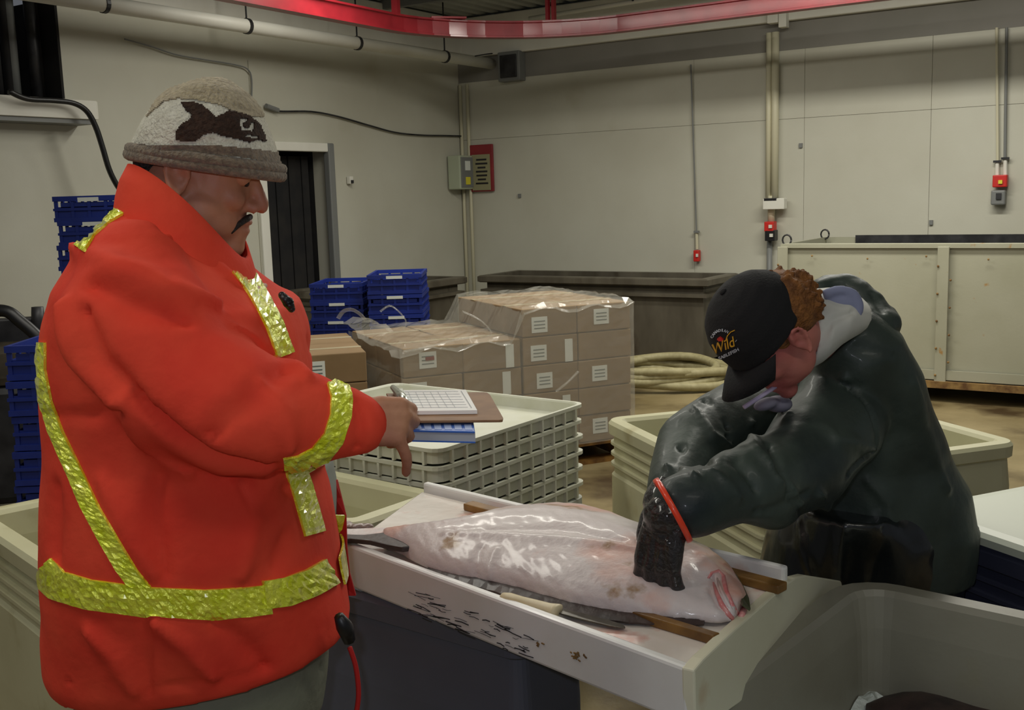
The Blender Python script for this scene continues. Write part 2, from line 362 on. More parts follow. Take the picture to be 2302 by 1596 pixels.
# right wall: backing with separate insulated panels, darker grey band flush with them and projecting ledge above
sR = [0, wrs(1560, 300)[0], wrs(1808, 300)[0], wrs(2092, 300)[0]]; wp = sR[2]-sR[1]; sR.append(sR[3]+wp); sR.append(sR[4]+wp)
wallR = struct(quadwall(ER, NR, -.03, [(-.3, 10, 0, 3.5)], 0, 3.5, 'wall_right', wall_m).build('wall_right', wall_m, loc=CN+ER*4))
zs = wrs(1400, 292)[1]; zt = 2.82
for i in range(len(sR)-1):
    for (a, b) in ((0, zs-.001), (zs+.001, zt)):
        MB().prism([CN+ER*(sR[i]+.001)+V((0, 0, a)), CN+ER*(sR[i+1]-.001)+V((0, 0, a)), CN+ER*(sR[i+1]-.001)+V((0, 0, b)), CN+ER*(sR[i]+.001)+V((0, 0, b))], -NR*.029).build('wall_panel', wall_m, wallR, bevel=.002, seg=1)
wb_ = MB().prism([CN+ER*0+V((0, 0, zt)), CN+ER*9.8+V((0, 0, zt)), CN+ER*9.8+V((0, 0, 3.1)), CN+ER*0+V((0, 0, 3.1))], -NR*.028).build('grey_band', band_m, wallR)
# left wall with doorway and window opening
tl = lambda x, y: wls(x, y)
td0 = tl(738, 340)[0]; td1 = tl(588, 400)[0]; zd = tl(690, 336)[1]
tw0 = tl(137, 120)[0]; tw1 = tl(-60, 120)[0]; zw0 = tl(70, 218)[1]; zw1 = tl(60, -14)[1]
mb = quadwall(EL, NL, 0, [(0, td0, 0, 3.5), (td0, td1, zd, 3.5), (td1, tw0, 0, 3.5), (tw0, tw1, 0, zw0), (tw0, tw1, zw1, 3.5), (tw1, 12, 0, 3.5)], 0, 3.5, '', wall_m, .2)
wallL = struct(mb.build('wall_left', wall_m, loc=CN+EL*4))
# vertical joint cover strips on the left wall
for px in (565, 1035): 
    s0 = tl(px, 200)[0]; MB().box(CN+EL*s0+NL*.004+V((0, 0, 1.4)), (.05, .012, 2.8), math.atan2(EL.y, EL.x)).build('joint_strip', wall_m, wallL)
# ledges
def ledge(E, N, name, a, b, p, z0, z1, mat):
    o = MB().prism([CN+E*a+V((0, 0, z0)), CN+E*a+N*p+V((0, 0, z0)), CN+E*a+N*p+V((0, 0, z1)), CN+E*a+V((0, 0, z1))], E*(b-a)).build(name, mat, bevel=.01); return struct(o)
ledge(ER, NR, 'trim_1', .05, 10, .07, 3.07, 3.48, white_m).location += V((0, 0, 0))
ledge(EL, NL, 'trim_2', .0, 11, .10, 3.10, 3.48, white_m)
# round white pipe along the left wall under the ledge
pA = wl(1160, 152, .45); pB = wl(-200, -48, .45)
d = (pB-pA); d.z = 0
pa = pA.copy(); pb = V((pB.x, pB.y, pA.z)); 
t = thing('pipe', 'long round white pipe running along the top of the left wall', 'pipe', (pa.x, pa.y, pa.z)); MB().tube([pa, pb], .055, 16).build('pipe_run', white_m, t, True)
for k in range(1, 5):
    q = pa.lerp(pb, k/5.0); MB().tube([q+V((0, 0, .05)), V((q.x, q.y, 3.52))], .008, 6).build('hanger_rod', darkmetal_m, t)
    MB().tube([q-d.normalized()*.015, q+d.normalized()*.015], .062, 16).build('clamp', darkmetal_m, t)
p = wr(1150, 150, .06)
t = thing('wall_bracket', 'dark grey square bracket box where the white pipe meets the far corner', 'bracket', p-V((0, 0, .16)))
MB().box(p+V((0, 0, 0)), (.27, .12, .3), math.radians(-33)).build('box', grey_m, t, bevel=.01)
MB().box(p+V((0, 0, 0))+NR*.065, (.2, .02, .23), math.radians(-33)).build('cover', darkmetal_m, t, bevel=.005)
# window opening
wd = thing('window_1', 'x', 'x', CN+EL*((tw0+tw1)/2)+V((0, 0, zw0))); del wd['label']; del wd['category']; struct(wd)
def wallbox(E, N, s0, s1, z0, z1, o0, o1): return [CN+E*s0+N*o0+V((0, 0, z0)), CN+E*s1+N*o0+V((0, 0, z0)), CN+E*s1+N*o0+V((0, 0, z1)), CN+E*s0+N*o0+V((0, 0, z1))], N*(o1-o0)
def wb(E, N, s0, s1, z0, z1, o0, o1, name, mat, par, bev=0): a, b = wallbox(E, N, s0, s1, z0, z1, o0, o1); return MB().prism(a, b).build(name, mat, par, bevel=bev)
wb(EL, NL, tw0-.1, tw1+.1, zw0-.1, zw1+.1, -.9, -.85, 'back_panel', dark_m, wd)
wb(EL, NL, tw0, tw0+.02, zw0, zw1, -.85, -.0, 'side_panel', dark_m, wd); wb(EL, NL, tw0, tw1, zw0-.02, zw0, -.85, 0, 'bottom_panel', dark_m, wd)
for k, px in enumerate((18, 52, 72, 104, 124)):
    s0 = tl(px, 120)[0]; q = CN+EL*s0-NL*(.15+.05*(k % 3)); MB().tube([q+V((0, 0, zw0)), q+V((0, 0, zw1+.1))], (.035, .03, .05, .04, .03)[k], 10).build('duct', (darkmetal_m, dark_m, grey_m, darkmetal_m, dark_m)[k], wd, True)
sh0 = tl(180, 250)[0]; z0 = tl(90, 270)[1]; z1 = tl(90, 226)[1]
t = thing('wall_shelf', 'white shelf ledge under the dark opening at the upper left', 'shelf', CN+EL*(sh0+1)+V((0, 0, z0)))
wb(EL, NL, sh0, tw1+.2, z0, z1-.0, 0, .22, 'shelf_board', white_m, t, .02); wb(EL, NL, sh0+.03, tw1+.2, z0-.03, z0, 0, .2, 'shelf_lip', grey_m, t)
# doorway
dr = thing('door_1', 'x', 'x', CN+EL*((td0+td1)/2)); del dr['label']; del dr['category']; struct(dr)
wb(EL, NL, td0-.3, td1+.3, 0, zd+.3, -1.6, -1.5, 'back_panel', dark_m, dr)
wb(EL, NL, td0-.05, td0, 0, zd, -1.5, -.2, 'side_panel', dark_m, dr); wb(EL, NL, td1, td1+.05, 0, zd, -1.5, -.2, 'side_panel', dark_m, dr); wb(EL, NL, td0-.05, td1+.05, zd, zd+.05, -1.5, -.2, 'top_panel', dark_m, dr)
wb(EL, NL, td0-.03, td0+.05, 0, zd+.06, -.02, .05, 'door_jamb', grey_m, dr, .01); wb(EL, NL, td1-.03, td1+.07, 0, zd+.06, -.02, .04, 'door_jamb', white_m, dr, .01)
wb(EL, NL, td0, td1, zd-.02, zd+.06, -.02, .04, 'door_head', white_m, dr, .01)
nst = 9
for k in range(nst):
    s0 = td0+.06+(td1-td0-.1)*k/nst; wb(EL, NL, s0, s0+(td1-td0)/nst*.9, .02, zd-.05, -.22-.015*(k % 2), -.21-.015*(k % 2), 'curtain_strip', dark_m, dr)

# red monorail: straight, curved corner, straight
def rail_pts():
    a = onz(330, -35, 2.95); b1 = V((-.91, 8.96, 2.95)); b2 = V((1.0, 9.42, 2.95)); e = V((4.6, 7.05, 2.95))
    dl = V((.52, .855, 0)).normalized(); drr = V((.845, -.535, 0)).normalized()
    P = [b1-dl*6+dl*0.0]; P.append(b1)
    for k in range(1, 13):
        t_ = k/13; c1 = b1+dl*.62; c2 = b2-drr*.75
        P.append(b1*(1-t_)**3+c1*3*t_*(1-t_)**2+c2*3*t_**2*(1-t_)+b2*t_**3)
    P.append(b2); P.append(e); return P
RP = rail_pts()
def beam(P, prof):
    rings = []
    for i, p in enumerate(P):
        d = (P[min(i+1, len(P)-1)]-P[max(i-1, 0)]).normalized(); s = V((-d.y, d.x, 0)); rings.append([p+s*x+V((0, 0, z)) for x, z in prof])
    return MB().loft(rings)
t = thing('monorail_beam', 'red enamelled overhead rail beam that bends round the room corner under the ceiling', 'rail', RP[5])
beam(RP, [(-.05, 0), (.05, 0), (.05, .015), (.012, .02), (.012, .12), (.05, .125), (.05, .14), (-.05, .14), (-.05, .125), (-.03, .12), (-.03, .02), (-.05, .015)][::-1]).build('beam', red_m, t)
for x, y in ((893, 40), (1232, 60), (1246, 60)):
    q = min((RP[i].lerp(RP[i+1], u/20) for i in range(len(RP)-1) for u in range(20)), key=lambda p_: abs((p_-EYE).dot(RT)/(p_-EYE).dot(FW)*F+1151-x)); wdt = .03 if x == 893 else .014
    MB().box(q+V((0, 0, .33)), (wdt*2, .04, .42), math.radians(-33)).build('hanger', red_m, t)
MB().box(RP[5]+V((0, 0, .15)), (.3, .16, .015), math.radians(15)).build('splice_plate', red_m, t)
# ceiling conduit + cross members
t = thing('ceiling_conduit', 'thin pale conduit slanting across the corrugated deck above the red rail', 'pipe', onz(1205, 45, 3.4))
q0 = onz(1190, 42, 3.36); q1 = onz(1600, -25, 3.36); MB().tube([q0, q1], .022, 10).build('conduit', white_m, t, True)
for u in (.15, .6): q = q0.lerp(q1, u); MB().box(q+V((0, 0, .06)), (.03, .06, .12)).build('clip', darkmetal_m, t)
t = thing('ceiling_joist', 'dark steel joist crossing below the corrugated ceiling deck', 'beam', CN+ER*1.2+EL*1.2+V((0, 0, 3.35)))
MB().prism([CN+EL*1.3-ER*.0+V((0, 0, 3.42)), CN+EL*1.36+V((0, 0, 3.42)), CN+EL*1.36+V((0, 0, 3.5)), CN+EL*1.3+V((0, 0, 3.5))], ER*9.5).build('joist', grey_m, t)

# ---------------- things on the walls
def cable(name, label, P, r, mat, cat='cable'):
    o = MB().tube(P, r, 6).build(name, mat, smooth=True); return tag(o, label, cat)
def smooth_px(P, fn, n=5):
    Q = [fn(*p_) for p_ in P]; out = []
    for i in range(len(Q)-1):
        p0 = Q[max(0, i-1)]; p1 = Q[i]; p2 = Q[i+1]; p3 = Q[min(len(Q)-1, i+2)]
        for k in range(n): t_ = k/n; out.append(.5*((2*p1)+(p2-p0)*t_+(2*p0-5*p1+4*p2-p3)*t_*t_+(3*p1-p0-3*p2+p3)*t_**3))
    out.append(Q[-1]); return out
WL = lambda x, y: wl(x, y, .03)
cable('wall_cable', 'thin dark cable sagging from beside the knitted hat to the room corner', smooth_px([(600, 240), (625, 250), (700, 251), (760, 262), (830, 282), (890, 298), (950, 304), (1000, 305), (1040, 306)], WL), .009, darkmetal_m)
MB().tube([wl(598, 238, .04), wl(625, 248, .04)], .022, 8).build('cable_gland', grey_m, bpy.data.objects['wall_cable'])
cable('wall_cable', 'faint thin cable curving down the left wall above the knitted hat', smooth_px([(280, 88), (340, 105), (400, 124), (470, 136), (530, 146), (557, 156), (566, 180), (565, 240)], WL), .006, grey_m)
cable('wall_cable', 'thick black hose hanging from the white shelf down behind the orange jacket', smooth_px([(20, 205), (60, 222), (120, 226), (165, 232), (195, 250), (215, 285), (230, 330), (245, 380), (262, 415), (280, 440)], lambda x, y: wl(x, y, .3)), .02, boot_m)
cable('wall_cable', 'dark wire crossing the last stretch of ceiling ledge by the bracket box', smooth_px([(1068, 126), (1110, 120), (1140, 124), (1160, 128)], lambda x, y: wl(x, y, .5)), .006, darkmetal_m)
p = wl(787, 405, .03); t = thing('wall_socket', 'tiny grey socket on the wall right of the dark doorway', 'socket', p-V((0, 0, .03)))
MB().box(p, (.05, .04, .07), math.atan2(EL.y, EL.x)).build('plate', white_m, t, bevel=.004); MB().box(p+NL*.025-V((0, 0, .015)), (.025, .02, .03), math.atan2(EL.y, EL.x)).build('plug', darkmetal_m, t)
# corner conduits
for x0, x1, r_ in ((1034, 1044, .018), (1050, 1062, .018)):
    f_ = wl if x0 < 1045 else wr
    q = f_(x0, 200, .03); tag(MB().tube([V((q.x, q.y, .05)), V((q.x, q.y, 2.8))], r_, 8).build('corner_conduit', pipe_m, None, True), 'ivory conduit rising beside the far room corner on the %s wall' % ('left' if x0 < 1045 else 'right'), 'pipe')
yl = math.atan2(EL.y, EL.x); yr = math.radians(-33)
p = wl(1036, 388, .1); t = thing('electrical_box', 'pale green electrical box with a yellow sticker in the far room corner', 'box', p-V((0, 0, .18)))
MB().box(p, (.26, .16, .36), yl).build('case', M('pale_green_enamel', (176, 184, 160), .5), t, bevel=.012)
MB().box(p+NL*.085, (.22, .012, .32), yl).build('cover', grey_m, t, bevel=.004)
MB().box(p+NL*.094-V((0, 0, .09)), (.08, .006, .08), yl).build('sticker', yel_m, t); MB().box(p+NL*.094+V((0, 0, .07)), (.09, .006, .1), yl).build('sticker', label_m, t)
p = wr(1084, 378, .03); t = thing('notice_board', 'red framed notice board beside the pale green electrical box', 'sign', p-V((0, 0, .25)))
MB().box(p, (.29, .03, .5), yr).build('frame', red_m, t, bevel=.006); MB().box(p+NR*.02-V((0, 0, .045)), (.23, .012, .38), yr).build('panel', M('olive_board', (150, 146, 112), .6), t)
for i in range(7): MB().box(p+NR*.028+V((0, 0, .09-.042*i))+ER*.01, (.13+.03*math.sin(i*2.3), .004, .018), yr).build('print_line', ink2_m, t)
# twin conduit post with switches
p = wr(1735, 300, .05)
t = thing('conduit_run', 'pale vertical conduit pair on the right wall above a red and a black switch', 'pipe', V((p.x, p.y, 1.2)))
for dx, r_ in ((-.03, .026), (.03, .034)): q = p+ER*dx; MB().tube([V((q.x, q.y, wr(1735, 452)[2])), V((q.x, q.y, wr(1735, 75)[2]))], r_, 12).build('conduit', pipe_m, t, True)
q = wr(1730, 560, .05); MB().tube([V((q.x, q.y, .3)), V((q.x, q.y, wr(1733, 540)[2]))], .026, 10).build('lower_conduit', grey_m, t, True)
q = wr(1734, 480, .05); MB().tube([V((q.x, q.y, wr(1733, 498)[2])), V((q.x, q.y, wr(1733, 440)[2]))], .034, 10).build('conduit_elbow', pipe_m, t, True)
for (x, y, w_, h_, m_, n_) in ((1742, 458, .2, .1, white_m, 'junction_box'), (1735, 449, .13, .03, darkmetal_m, 'clamp'), (1732, 509, .09, .09, redbox_m, 'red_switch'), (1734, 529, .095, .1, boot_m, 'black_switch'), (1740, 40, .1, .1, white_m, 'top_box'), (1762, 44, .07, .14, white_m, 'top_box')):
    q = wr(x, y, .1); MB().box(q, (w_, .09, h_), yr).build(n_, m_, t, bevel=.006)
q = wr(1734, 529, .15); MB().box(q, (.03, .02, .03), yr).build('button', white_m, t); q = wr(1732, 509, .15); MB().box(q, (.03, .02, .03), yr).build('button', white_m, t)
# drop cable with red switch
def drop(label, x, ytop, ybot, parts):
    q0 = wr(x, ytop, .04); t = thing('pendant_switch', label, 'switch', wr(x, ybot, .04)); return t
t = thing('pendant_switch', 'small red switch at the end of a thin cable left of the pale conduits', 'switch', wr(1567, 585, .04))
qa = wr(1553, 145, .03); qb = wr(1567, 560, .03); MB().tube([qa, qb], .007, 6).build('cable', grey_m, t); MB().tube([wr(1566, 520, .03), qb], .014, 8).build('sleeve', pipe_m, t)
MB().box(wr(1567, 575, .05), (.055, .06, .11), yr).build('switch_box', redbox_m, t, bevel=.008); MB().box(wr(1567, 574, .085), (.02, .015, .03), yr).build('button', white_m, t)
MB().box(wr(1566, 521, .04), (.05, .03, .02), yr).build('clip', grey_m, t)
t = thing('switch_station', 'red switch above a grey one under two thin conduits at the far right', 'switch', wr(2245, 462, .04))
for x0, x1, m_ in ((2241, 2243, pipe_m), (2263, 2259, grey_m)): MB().tube([wr(x0, 62, .03), wr(x1, 362, .03)], .012, 8).build('conduit', m_, t)
for x, y in ((2242, 363), (2260, 356)): MB().box(wr(x, y, .04), (.06, .03, .018), yr).build('clip', darkmetal_m, t); 
for x, y in ((2242, 380), (2260, 376)): MB().tube([wr(x, y-18, .03), wr(x, y+20, .03)], .016, 8).build('sleeve', white_m, t)
MB().box(wr(2249, 407, .06), (.11, .08, .1), yr).build('red_switch', redbox_m, t, bevel=.008); MB().box(wr(2249, 409, .105), (.03, .02, .03), yr).build('button', yel_m, t)
MB().box(wr(2245, 444, .06), (.11, .08, .12), yr).build('grey_switch', grey_m, t, bevel=.012); MB().box(wr(2245, 441, .105), (.04, .02, .05), yr).build('toggle', darkmetal_m, t)
for (x, y) in ((1800, 327), (2093, 500), (1168, 440)): tag(MB().box(wr(x, y, .01), (.03, .02, .04), yr).build('wall_plug', grey_m), {1800: 'small grey fixing plug on the wall right of the conduit pair', 2093: 'small grey fixing plug low on the wall above the cream bin', 1168: 'small grey mark plug on the wall right of the red notice board'}[x], 'plug')

# ================================================================== BACK OF THE ROOM
def vat(label, A, E, L, N, W, z1, mat):
    """steel vat with flanged rim; A front corner, E along the front, N to the back"""
    t = thing('steel_vat', label, 'vat', A+E*L/2+N*W/2)
    def ring(i, z): return [A+E*i+N*i+V((0, 0, z)), A+E*(L-i)+N*i+V((0, 0, z)), A+E*(L-i)+N*(W-i)+V((0, 0, z)), A+E*i+N*(W-i)+V((0, 0, z))]
    MB().loft([ring(.06, .05), ring(.05, z1-.1), ring(.05, z1-.07), ring(.055, z1-.07), ring(.06, z1-.09), ring(.1, .2)]).build('body', mat, t)
    MB().loft([ring(.0, z1-.06), ring(-.02, z1-.05), ring(-.02, z1), ring(.0, z1+.01), ring(.07, z1+.01), ring(.07, z1-.07), ring(.05, z1-.09), ring(.05, z1-.06)], cap=False).build('rim', mat, t)
    MB().loft([ring(.0, z1-.16), ring(.0, z1-.13), ring(.06, z1-.12), ring(.06, z1-.17)], cap=False).build('lower_flange', mat, t)
    for s in (.05, .95):
        for u in (.1, .9): MB().box(A+E*(L*s)+N*(W*u)+V((0, 0, .04)), (.08, .08, .08), yr).build('foot', mat, t)
    return t
eb = -NR
vat('long dull steel vat against the right wall behind the cartons', V((-.30, 10.85, 0)), ER, 2.45, eb, .72, .80, steel_m)
A2 = CN+EL*2.9+NL*.8
vat('second steel vat along the left wall behind the blue crates', A2, -EL, 1.75, -NL, .74, .82, steel_m)
# big cream bin
A = V((2.13, 8.39, 0)); Lc = 3.6; Wc = 1.1; zc = 1.16
t = thing('cream_bin', 'large cream painted steel bin with rusty bottom edge behind the bending worker', 'bin', A+ER*Lc/2+eb*Wc/2)
def ring(i, z): return [A+ER*i+eb*i+V((0, 0, z)), A+ER*(Lc-i)+eb*i+V((0, 0, z)), A+ER*(Lc-i)+eb*(Wc-i)+V((0, 0, z)), A+ER*i+eb*(Wc-i)+V((0, 0, z))]
MB().loft([ring(.02, .1), ring(.02, zc-.0), ring(.05, zc-.0), ring(.06, .2)]).build('body', cream_m, t)
MB().loft([ring(.0, zc-.03), ring(.0, zc+.0), ring(.05, zc+.004), ring(.05, zc-.03)], cap=False).build('top_angle', cream_m, t)
MB().prism([A+eb*(Wc-.06)+ER*.3+V((0, 0, .3)), A+eb*(Wc-.06)+ER*(Lc-.1)+V((0, 0, .3)), A+eb*(Wc-.06)+ER*(Lc-.1)+V((0, 0, zc+.02)), A+eb*(Wc-.06)+ER*.3+V((0, 0, zc+.02))], -eb*.01).build('lining', darkmetal_m, t)
sj = (onplane(2118, 700, A, NR)-A).dot(ER)
for s0 in (0.02, sj, sj*2):
    MB().prism([A+ER*(s0-.04)+NR*.0+V((0, 0, .12)), A+ER*(s0+.04)+V((0, 0, .12)), A+ER*(s0+.04)+V((0, 0, zc-.02)), A+ER*(s0-.04)+V((0, 0, zc-.02))], NR*.018).build('stiffener', cream_m, t, bevel=.003, seg=1)
    for k in range(9): MB().ell(A+ER*(s0+.055*(1 if k % 2 else -.6))+NR*.02+V((0, 0, .2+.1*k)), .009, nu=8, nv=5).build('rivet', rust_m, t)
for k in range(8): MB().ell(A+ER*(.25+.42*k)+NR*.004+V((0, 0, zc-.09-.02*(k % 2))), .008, nu=8, nv=5).build('rivet', rust_m, t)
MB().box(A+ER*Lc/2+NR*.01+V((0, 0, .13)), (Lc, .04, .05), yr).build('bottom_rail', rust_m, t); MB().box(A+ER*Lc/2+NR*.0+V((0, 0, .2)), (Lc, .012, .07), yr).build('bottom_lip', cream_m, t)
for s0 in (.06, 1.0, 2.6):
    for u in (0.02, Wc-.02): MB().box(A+ER*s0+eb*u+V((0, 0, .05)), (.1, .1, .1), yr).build('foot', darkmetal_m, t)
for q in (A+ER*.03+eb*.06, A+ER*.05+eb*1.0): MB().tube([q+V((0, 0, zc))+ER*(.035*math.cos(a))+V((0, 0, .03+.04*math.sin(a))) for a in (2*PI*k/12 for k in range(13))], .007, 6).build('lifting_ring', darkmetal_m, t, True)
# hose coil
t = thing('hose_coil', 'beige rubber hose lying in a loose coil on the floor by the steel vat', 'hose', (1.25, 8.75, 0)); 
P = []; n = 150
for k in range(n):
    a = k/n*2*PI*5.4+.4; rx = .52+.06*math.sin(k*.13)-.05*(k/n); ry = .40+.05*math.cos(k*.21)
    P.append(V((1.27+rx*math.cos(a)+.05*math.sin(k*.07), 8.72+ry*math.sin(a), .045+.135*(k/n)+.02*math.sin(k*.5))))
MB().tube(P, .036, 8).build('coiled_hose', hose_m, t, True)
Q = [V((.45, 9.35, .04)), V((.75, 9.38, .04)), V((1.1, 9.3, .05)), V((1.5, 9.2, .05)), V((1.75, 8.95, .05)), P[0]]
MB().tube(Q, .036, 8).build('hose_tail', hose_m, t, True); MB().tube([Q[0]-V((.12, 0, 0)), Q[0]], .045, 10).build('hose_coupling', darkmetal_m, t)

# ---------------- blue crates
def blue_proto():
    t = thing('blue_crate', 'x', 'crate', (0, 0, 0)); L, W, H = .60, .41, .145
    mb = MB(); mb.box((0, 0, .012), (L-.03, W-.03, .012))
    for z, h in ((.012, .024), (.07, .014), (H-.014, .028)):
        mb.box((0, -W/2+.01, z+.0), (L, .02, h)); mb.box((0, W/2-.01, z), (L, .02, h)); mb.box((-L/2+.01, 0, z), (.02, W-.04, h)); mb.box((L/2-.01, 0, z), (.02, W-.04, h))
    for i in range(7): 
        for sy in (-1, 1): mb.box((-L/2+.015+(L-.03)*i/6, sy*(W/2-.012), H/2), (.018, .014, H-.03))
    for i in range(5):
        for sx in (-1, 1): mb.box((sx*(L/2-.012), -W/2+.015+(W-.03)*i/4, H/2), (.014, .018, H-.03))
    for sx in (-1, 1):
        mb.box((sx*(L/2-.014), 0, H-.05), (.006, W*.8, .03))
    mb.box((0, -W/2+.014, .05), (L-.04, .006, .07)); mb.box((0, W/2-.014, .05), (L-.04, .006, .07)); mb.box((-L/2+.014, 0, .05), (.006, W-.04, .07)); mb.box((L/2-.014, 0, .05), (.006, W-.04, .07))
    mb.build('lattice_body', blue_m, t); MB().box((L/2-.002, 0, H-.02), (.006, .12, .022)).build('grip_tab', label_m, t); return t
def dup(root, loc, rz, label=None, group=None):
    r = root.copy(); COL.objects.link(r); r.location = loc; r.rotation_euler = (0, 0, rz); ORG[r.name] = V(loc)
    if label: r['label'] = label
    if group: r['group'] = group
    for ch in list(root.children):
        c = ch.copy(); COL.objects.link(c); c.parent = r
        for g in list(ch.children): e = g.copy(); COL.objects.link(e); e.parent = c
    return r
ordn = ['topmost', 'second from the top', 'third from the top', 'fourth from the top', 'fifth from the top', 'sixth from the top', 'seventh from the top', 'eighth from the top', 'ninth from the top', 'tenth from the top', 'eleventh from the top', 'twelfth from the top']
proto = blue_proto(); first = True
stacks = [('in the stack next to the steel vat', V((-.86, 8.25, 0)), 7, 12, 60, 'blue crates in the stack next to the steel vat', .15),
          ('in the stack beside the dark doorway', V((-1.31, 8.42, 0)), 7, -3, 57, 'blue crates in the stack beside the doorway', .139),
          ('in the tall stack behind the orange shoulder', V((-2.38, 6.45, 0)), 12, 5, 60, 'blue crates in the tall stack behind the orange jacket', .139),
          ('in the low stack at the left edge', V((-1.92, 4.7, 0)), 7, 3, 62, 'blue crates in the low stack at the left edge', .15)]
for where, pos, n, jit, ang, grp, st in stacks:
    for k in range(n):
        lab = 'blue crate, %s %s' % (ordn[n-1-k], where); rz = math.radians(ang-150+random.uniform(-1.5, 1.5)); loc = (pos.x+random.uniform(-.008, .008), pos.y+random.uniform(-.008, .008), k*st)
        if first: proto.location = loc; proto.rotation_euler = (0, 0, rz); proto['label'] = lab; proto['group'] = grp; ORG[proto.name] = V(loc); first = False
        else: dup(proto, loc, rz, lab, grp)

# ---------------- dark machine at far left
t = thing('pump_trolley', 'dark machine with a bent black handle at the left edge of the photo', 'machine', (-2.62, 5.4, 0))
MB().box((-2.62, 5.4, .45), (.7, .5, .6), .3).build('housing', darkmetal_m, t, bevel=.04)
MB().box((-2.6, 5.35, .85), (.5, .4, .22), .3).build('motor_cover', M('dusty_cover', (92, 82, 66), .7, col2=(60, 54, 44), scale=8), t, bevel=.05)
MB().tube(smooth_px([(-60, 760), (-20, 706), (15, 700), (45, 722), (80, 752), (98, 775)], lambda x, y: ony(x, y, 5.1)), .03, 10).build('handle', boot_m, t, True)
MB().tube([ony(84, 690, 5.3), ony(86, 720, 5.3), ony(90, 820, 5.3)], [.03, .035, .02], 8).build('lever', darkmetal_m, t, True); MB().box(ony(10, 720, 5.3)-V((0, 0, .06)), (.4, .08, .14), .3).build('handle_bracket', darkmetal_m, t, bevel=.01)
for sx in (-.28, .28):
    for sy in (-.22, .22): MB().tube([V((-2.62+sx, 5.4+sy-.03, .1)), V((-2.62+sx, 5.4+sy+.03, .1))], .1, 16).build('wheel', boot_m, t)

# ---------------- pallets of cartons
def pallet(label, A, E, L, W, mat):
    N = V((-E.y, E.x, 0)); t = thing('wooden_pallet', label, 'pallet', A+E*L/2+N*W/2); yaw = math.atan2(E.y, E.x)
    for k in range(7): MB().box(A+E*L/2+N*(.05+(W-.1)*k/6)+V((0, 0, .125)), (L, .1, .02), yaw).build('deck_board', mat, t)
    for k in range(3): MB().box(A+E*(.05+(L-.1)*k/2)+N*W/2+V((0, 0, .07)), (.09, W, .09), yaw).build('stringer', mat, t)
    for k in range(3): MB().box(A+E*L/2+N*(.06+(W-.12)*k/2)+V((0, 0, .0125)), (L, .1, .025), yaw).build('bottom_board', mat, t)
CT = 0
def carton(A, E, N, L, W, z, H, label, mat, lab=0, group=None):
    c = A+E*L/2+N*W/2; t = thing('carton', label, 'box', V((c.x, c.y, z)), group); yaw = math.atan2(E.y, E.x); g = .004
    MB().box(c+V((0, 0, z+H/2)), (L-g*2, W-g*2, H-.004), yaw).build('box_body', mat, t, bevel=.006)
    MB().box(c+V((0, 0, z+H-.002)), (L-g*2, .05, .004), yaw).build('tape', tape_m, t)
    jx = random.uniform(-.05, .05); jz = random.uniform(-.02, .015)
    A = A+E*jx+V((0, 0, jz)); c = c
    if lab & 1:
        MB().box(A+E*(L*.32)+V((0, 0, z+H*.5))+N*.002, (.10, .004, .09), yaw).build('paper_label', label_m, t)
        for k in range(3): MB().box(A+E*(L*.32)+V((0, 0, z+H*.5+.02-.02*k)), (.07, .003, .006), yaw).build('print_line', ink_m, t)
    if lab & 2: MB().box(A+E*(L*.86)+V((0, 0, z+H*.5))+N*.002, (.05, .004, H*.8), yaw).build('paper_strip', label_m, t)
    if lab & 4: MB().box(A+N*(W*.4)+V((0, 0, z+H*.5))+E*.002, (.004, .1, .08), yaw).build('paper_label', label_m, t)
    if lab & 8: MB().box(A+E*(L*.35)+V((0, 0, z+H*.55))-N*.001, (.05, .006, .02), yaw, ).build('red_mark', red_m, t)
    return t
E1 = dirv(24); N1 = dirv(114); zp = .135; H = .165; L1 = .36; W1 = .5
A1 = onz(902, 785, .135+.165*4); A1.z = 0
pallet('timber pallet under the plastic wrapped cartons', A1, E1, 4*L1, 2*W1, wood_m)
rows = ['bottom', 'second', 'third', 'fourth', 'fifth']; cols = ['near corner', 'second along', 'third along', 'far right end']
for lay in range(5):
    for c_ in range(4):
        for r_ in range(2):
            if lay == 4 and c_ < 2: continue
            if r_ == 1 and c_ in (1, 2) and lay < 3: continue
            off = V((random.uniform(-.004, .004), random.uniform(-.006, .006), 0))
            lab = [9, 2, 1, 1][c_] if r_ == 0 else 0
            if lay in (1, 3) and c_ == 2: lab = 3
            if c_ == 0 and r_ == 0: lab = 9 if lay == 3 else 1
            if c_ == 3 and lay % 2: lab = 0
            mt = card_m
            carton(A1+E1*(c_*L1)+N1*(r_*W1)+off, E1, N1, L1, W1, zp+H*lay, H, 'carton in the %s layer of the wrapped pallet, %s, %s row' % (rows[lay], cols[c_], 'front' if r_ == 0 else 'back'), mt, lab, 'cartons on the wrapped pallet')
# left pallet: cartons facing the camera
E2 = dirv(15); N2 = dirv(105); A2 = onz(838, 790, .135+.165*4)-E2*1.23; A2.z = 0
A2 += N2*.02
pallet('timber pallet under the unwrapped cartons beside the orange jacket', A2, E2, 1.2, .9, wood_m)
for lay in range(4):
    for c_ in range(3):
        for r_ in range(2):
            if r_ == 1 and lay < 3: continue
            carton(A2+E2*(c_*.4)+N2*(r_*.45), E2, N2, .4, .45, zp+H*lay, H, 'carton in the %s layer of the unwrapped pallet, %s column, %s row' % (rows[lay], ['left', 'middle', 'right'][c_], 'front' if r_ == 0 else 'back'), cardd_m if (lay+c_) % 3 == 0 else card_m, 1 if (lay+c_) % 2 else 0, 'cartons on the unwrapped pallet')
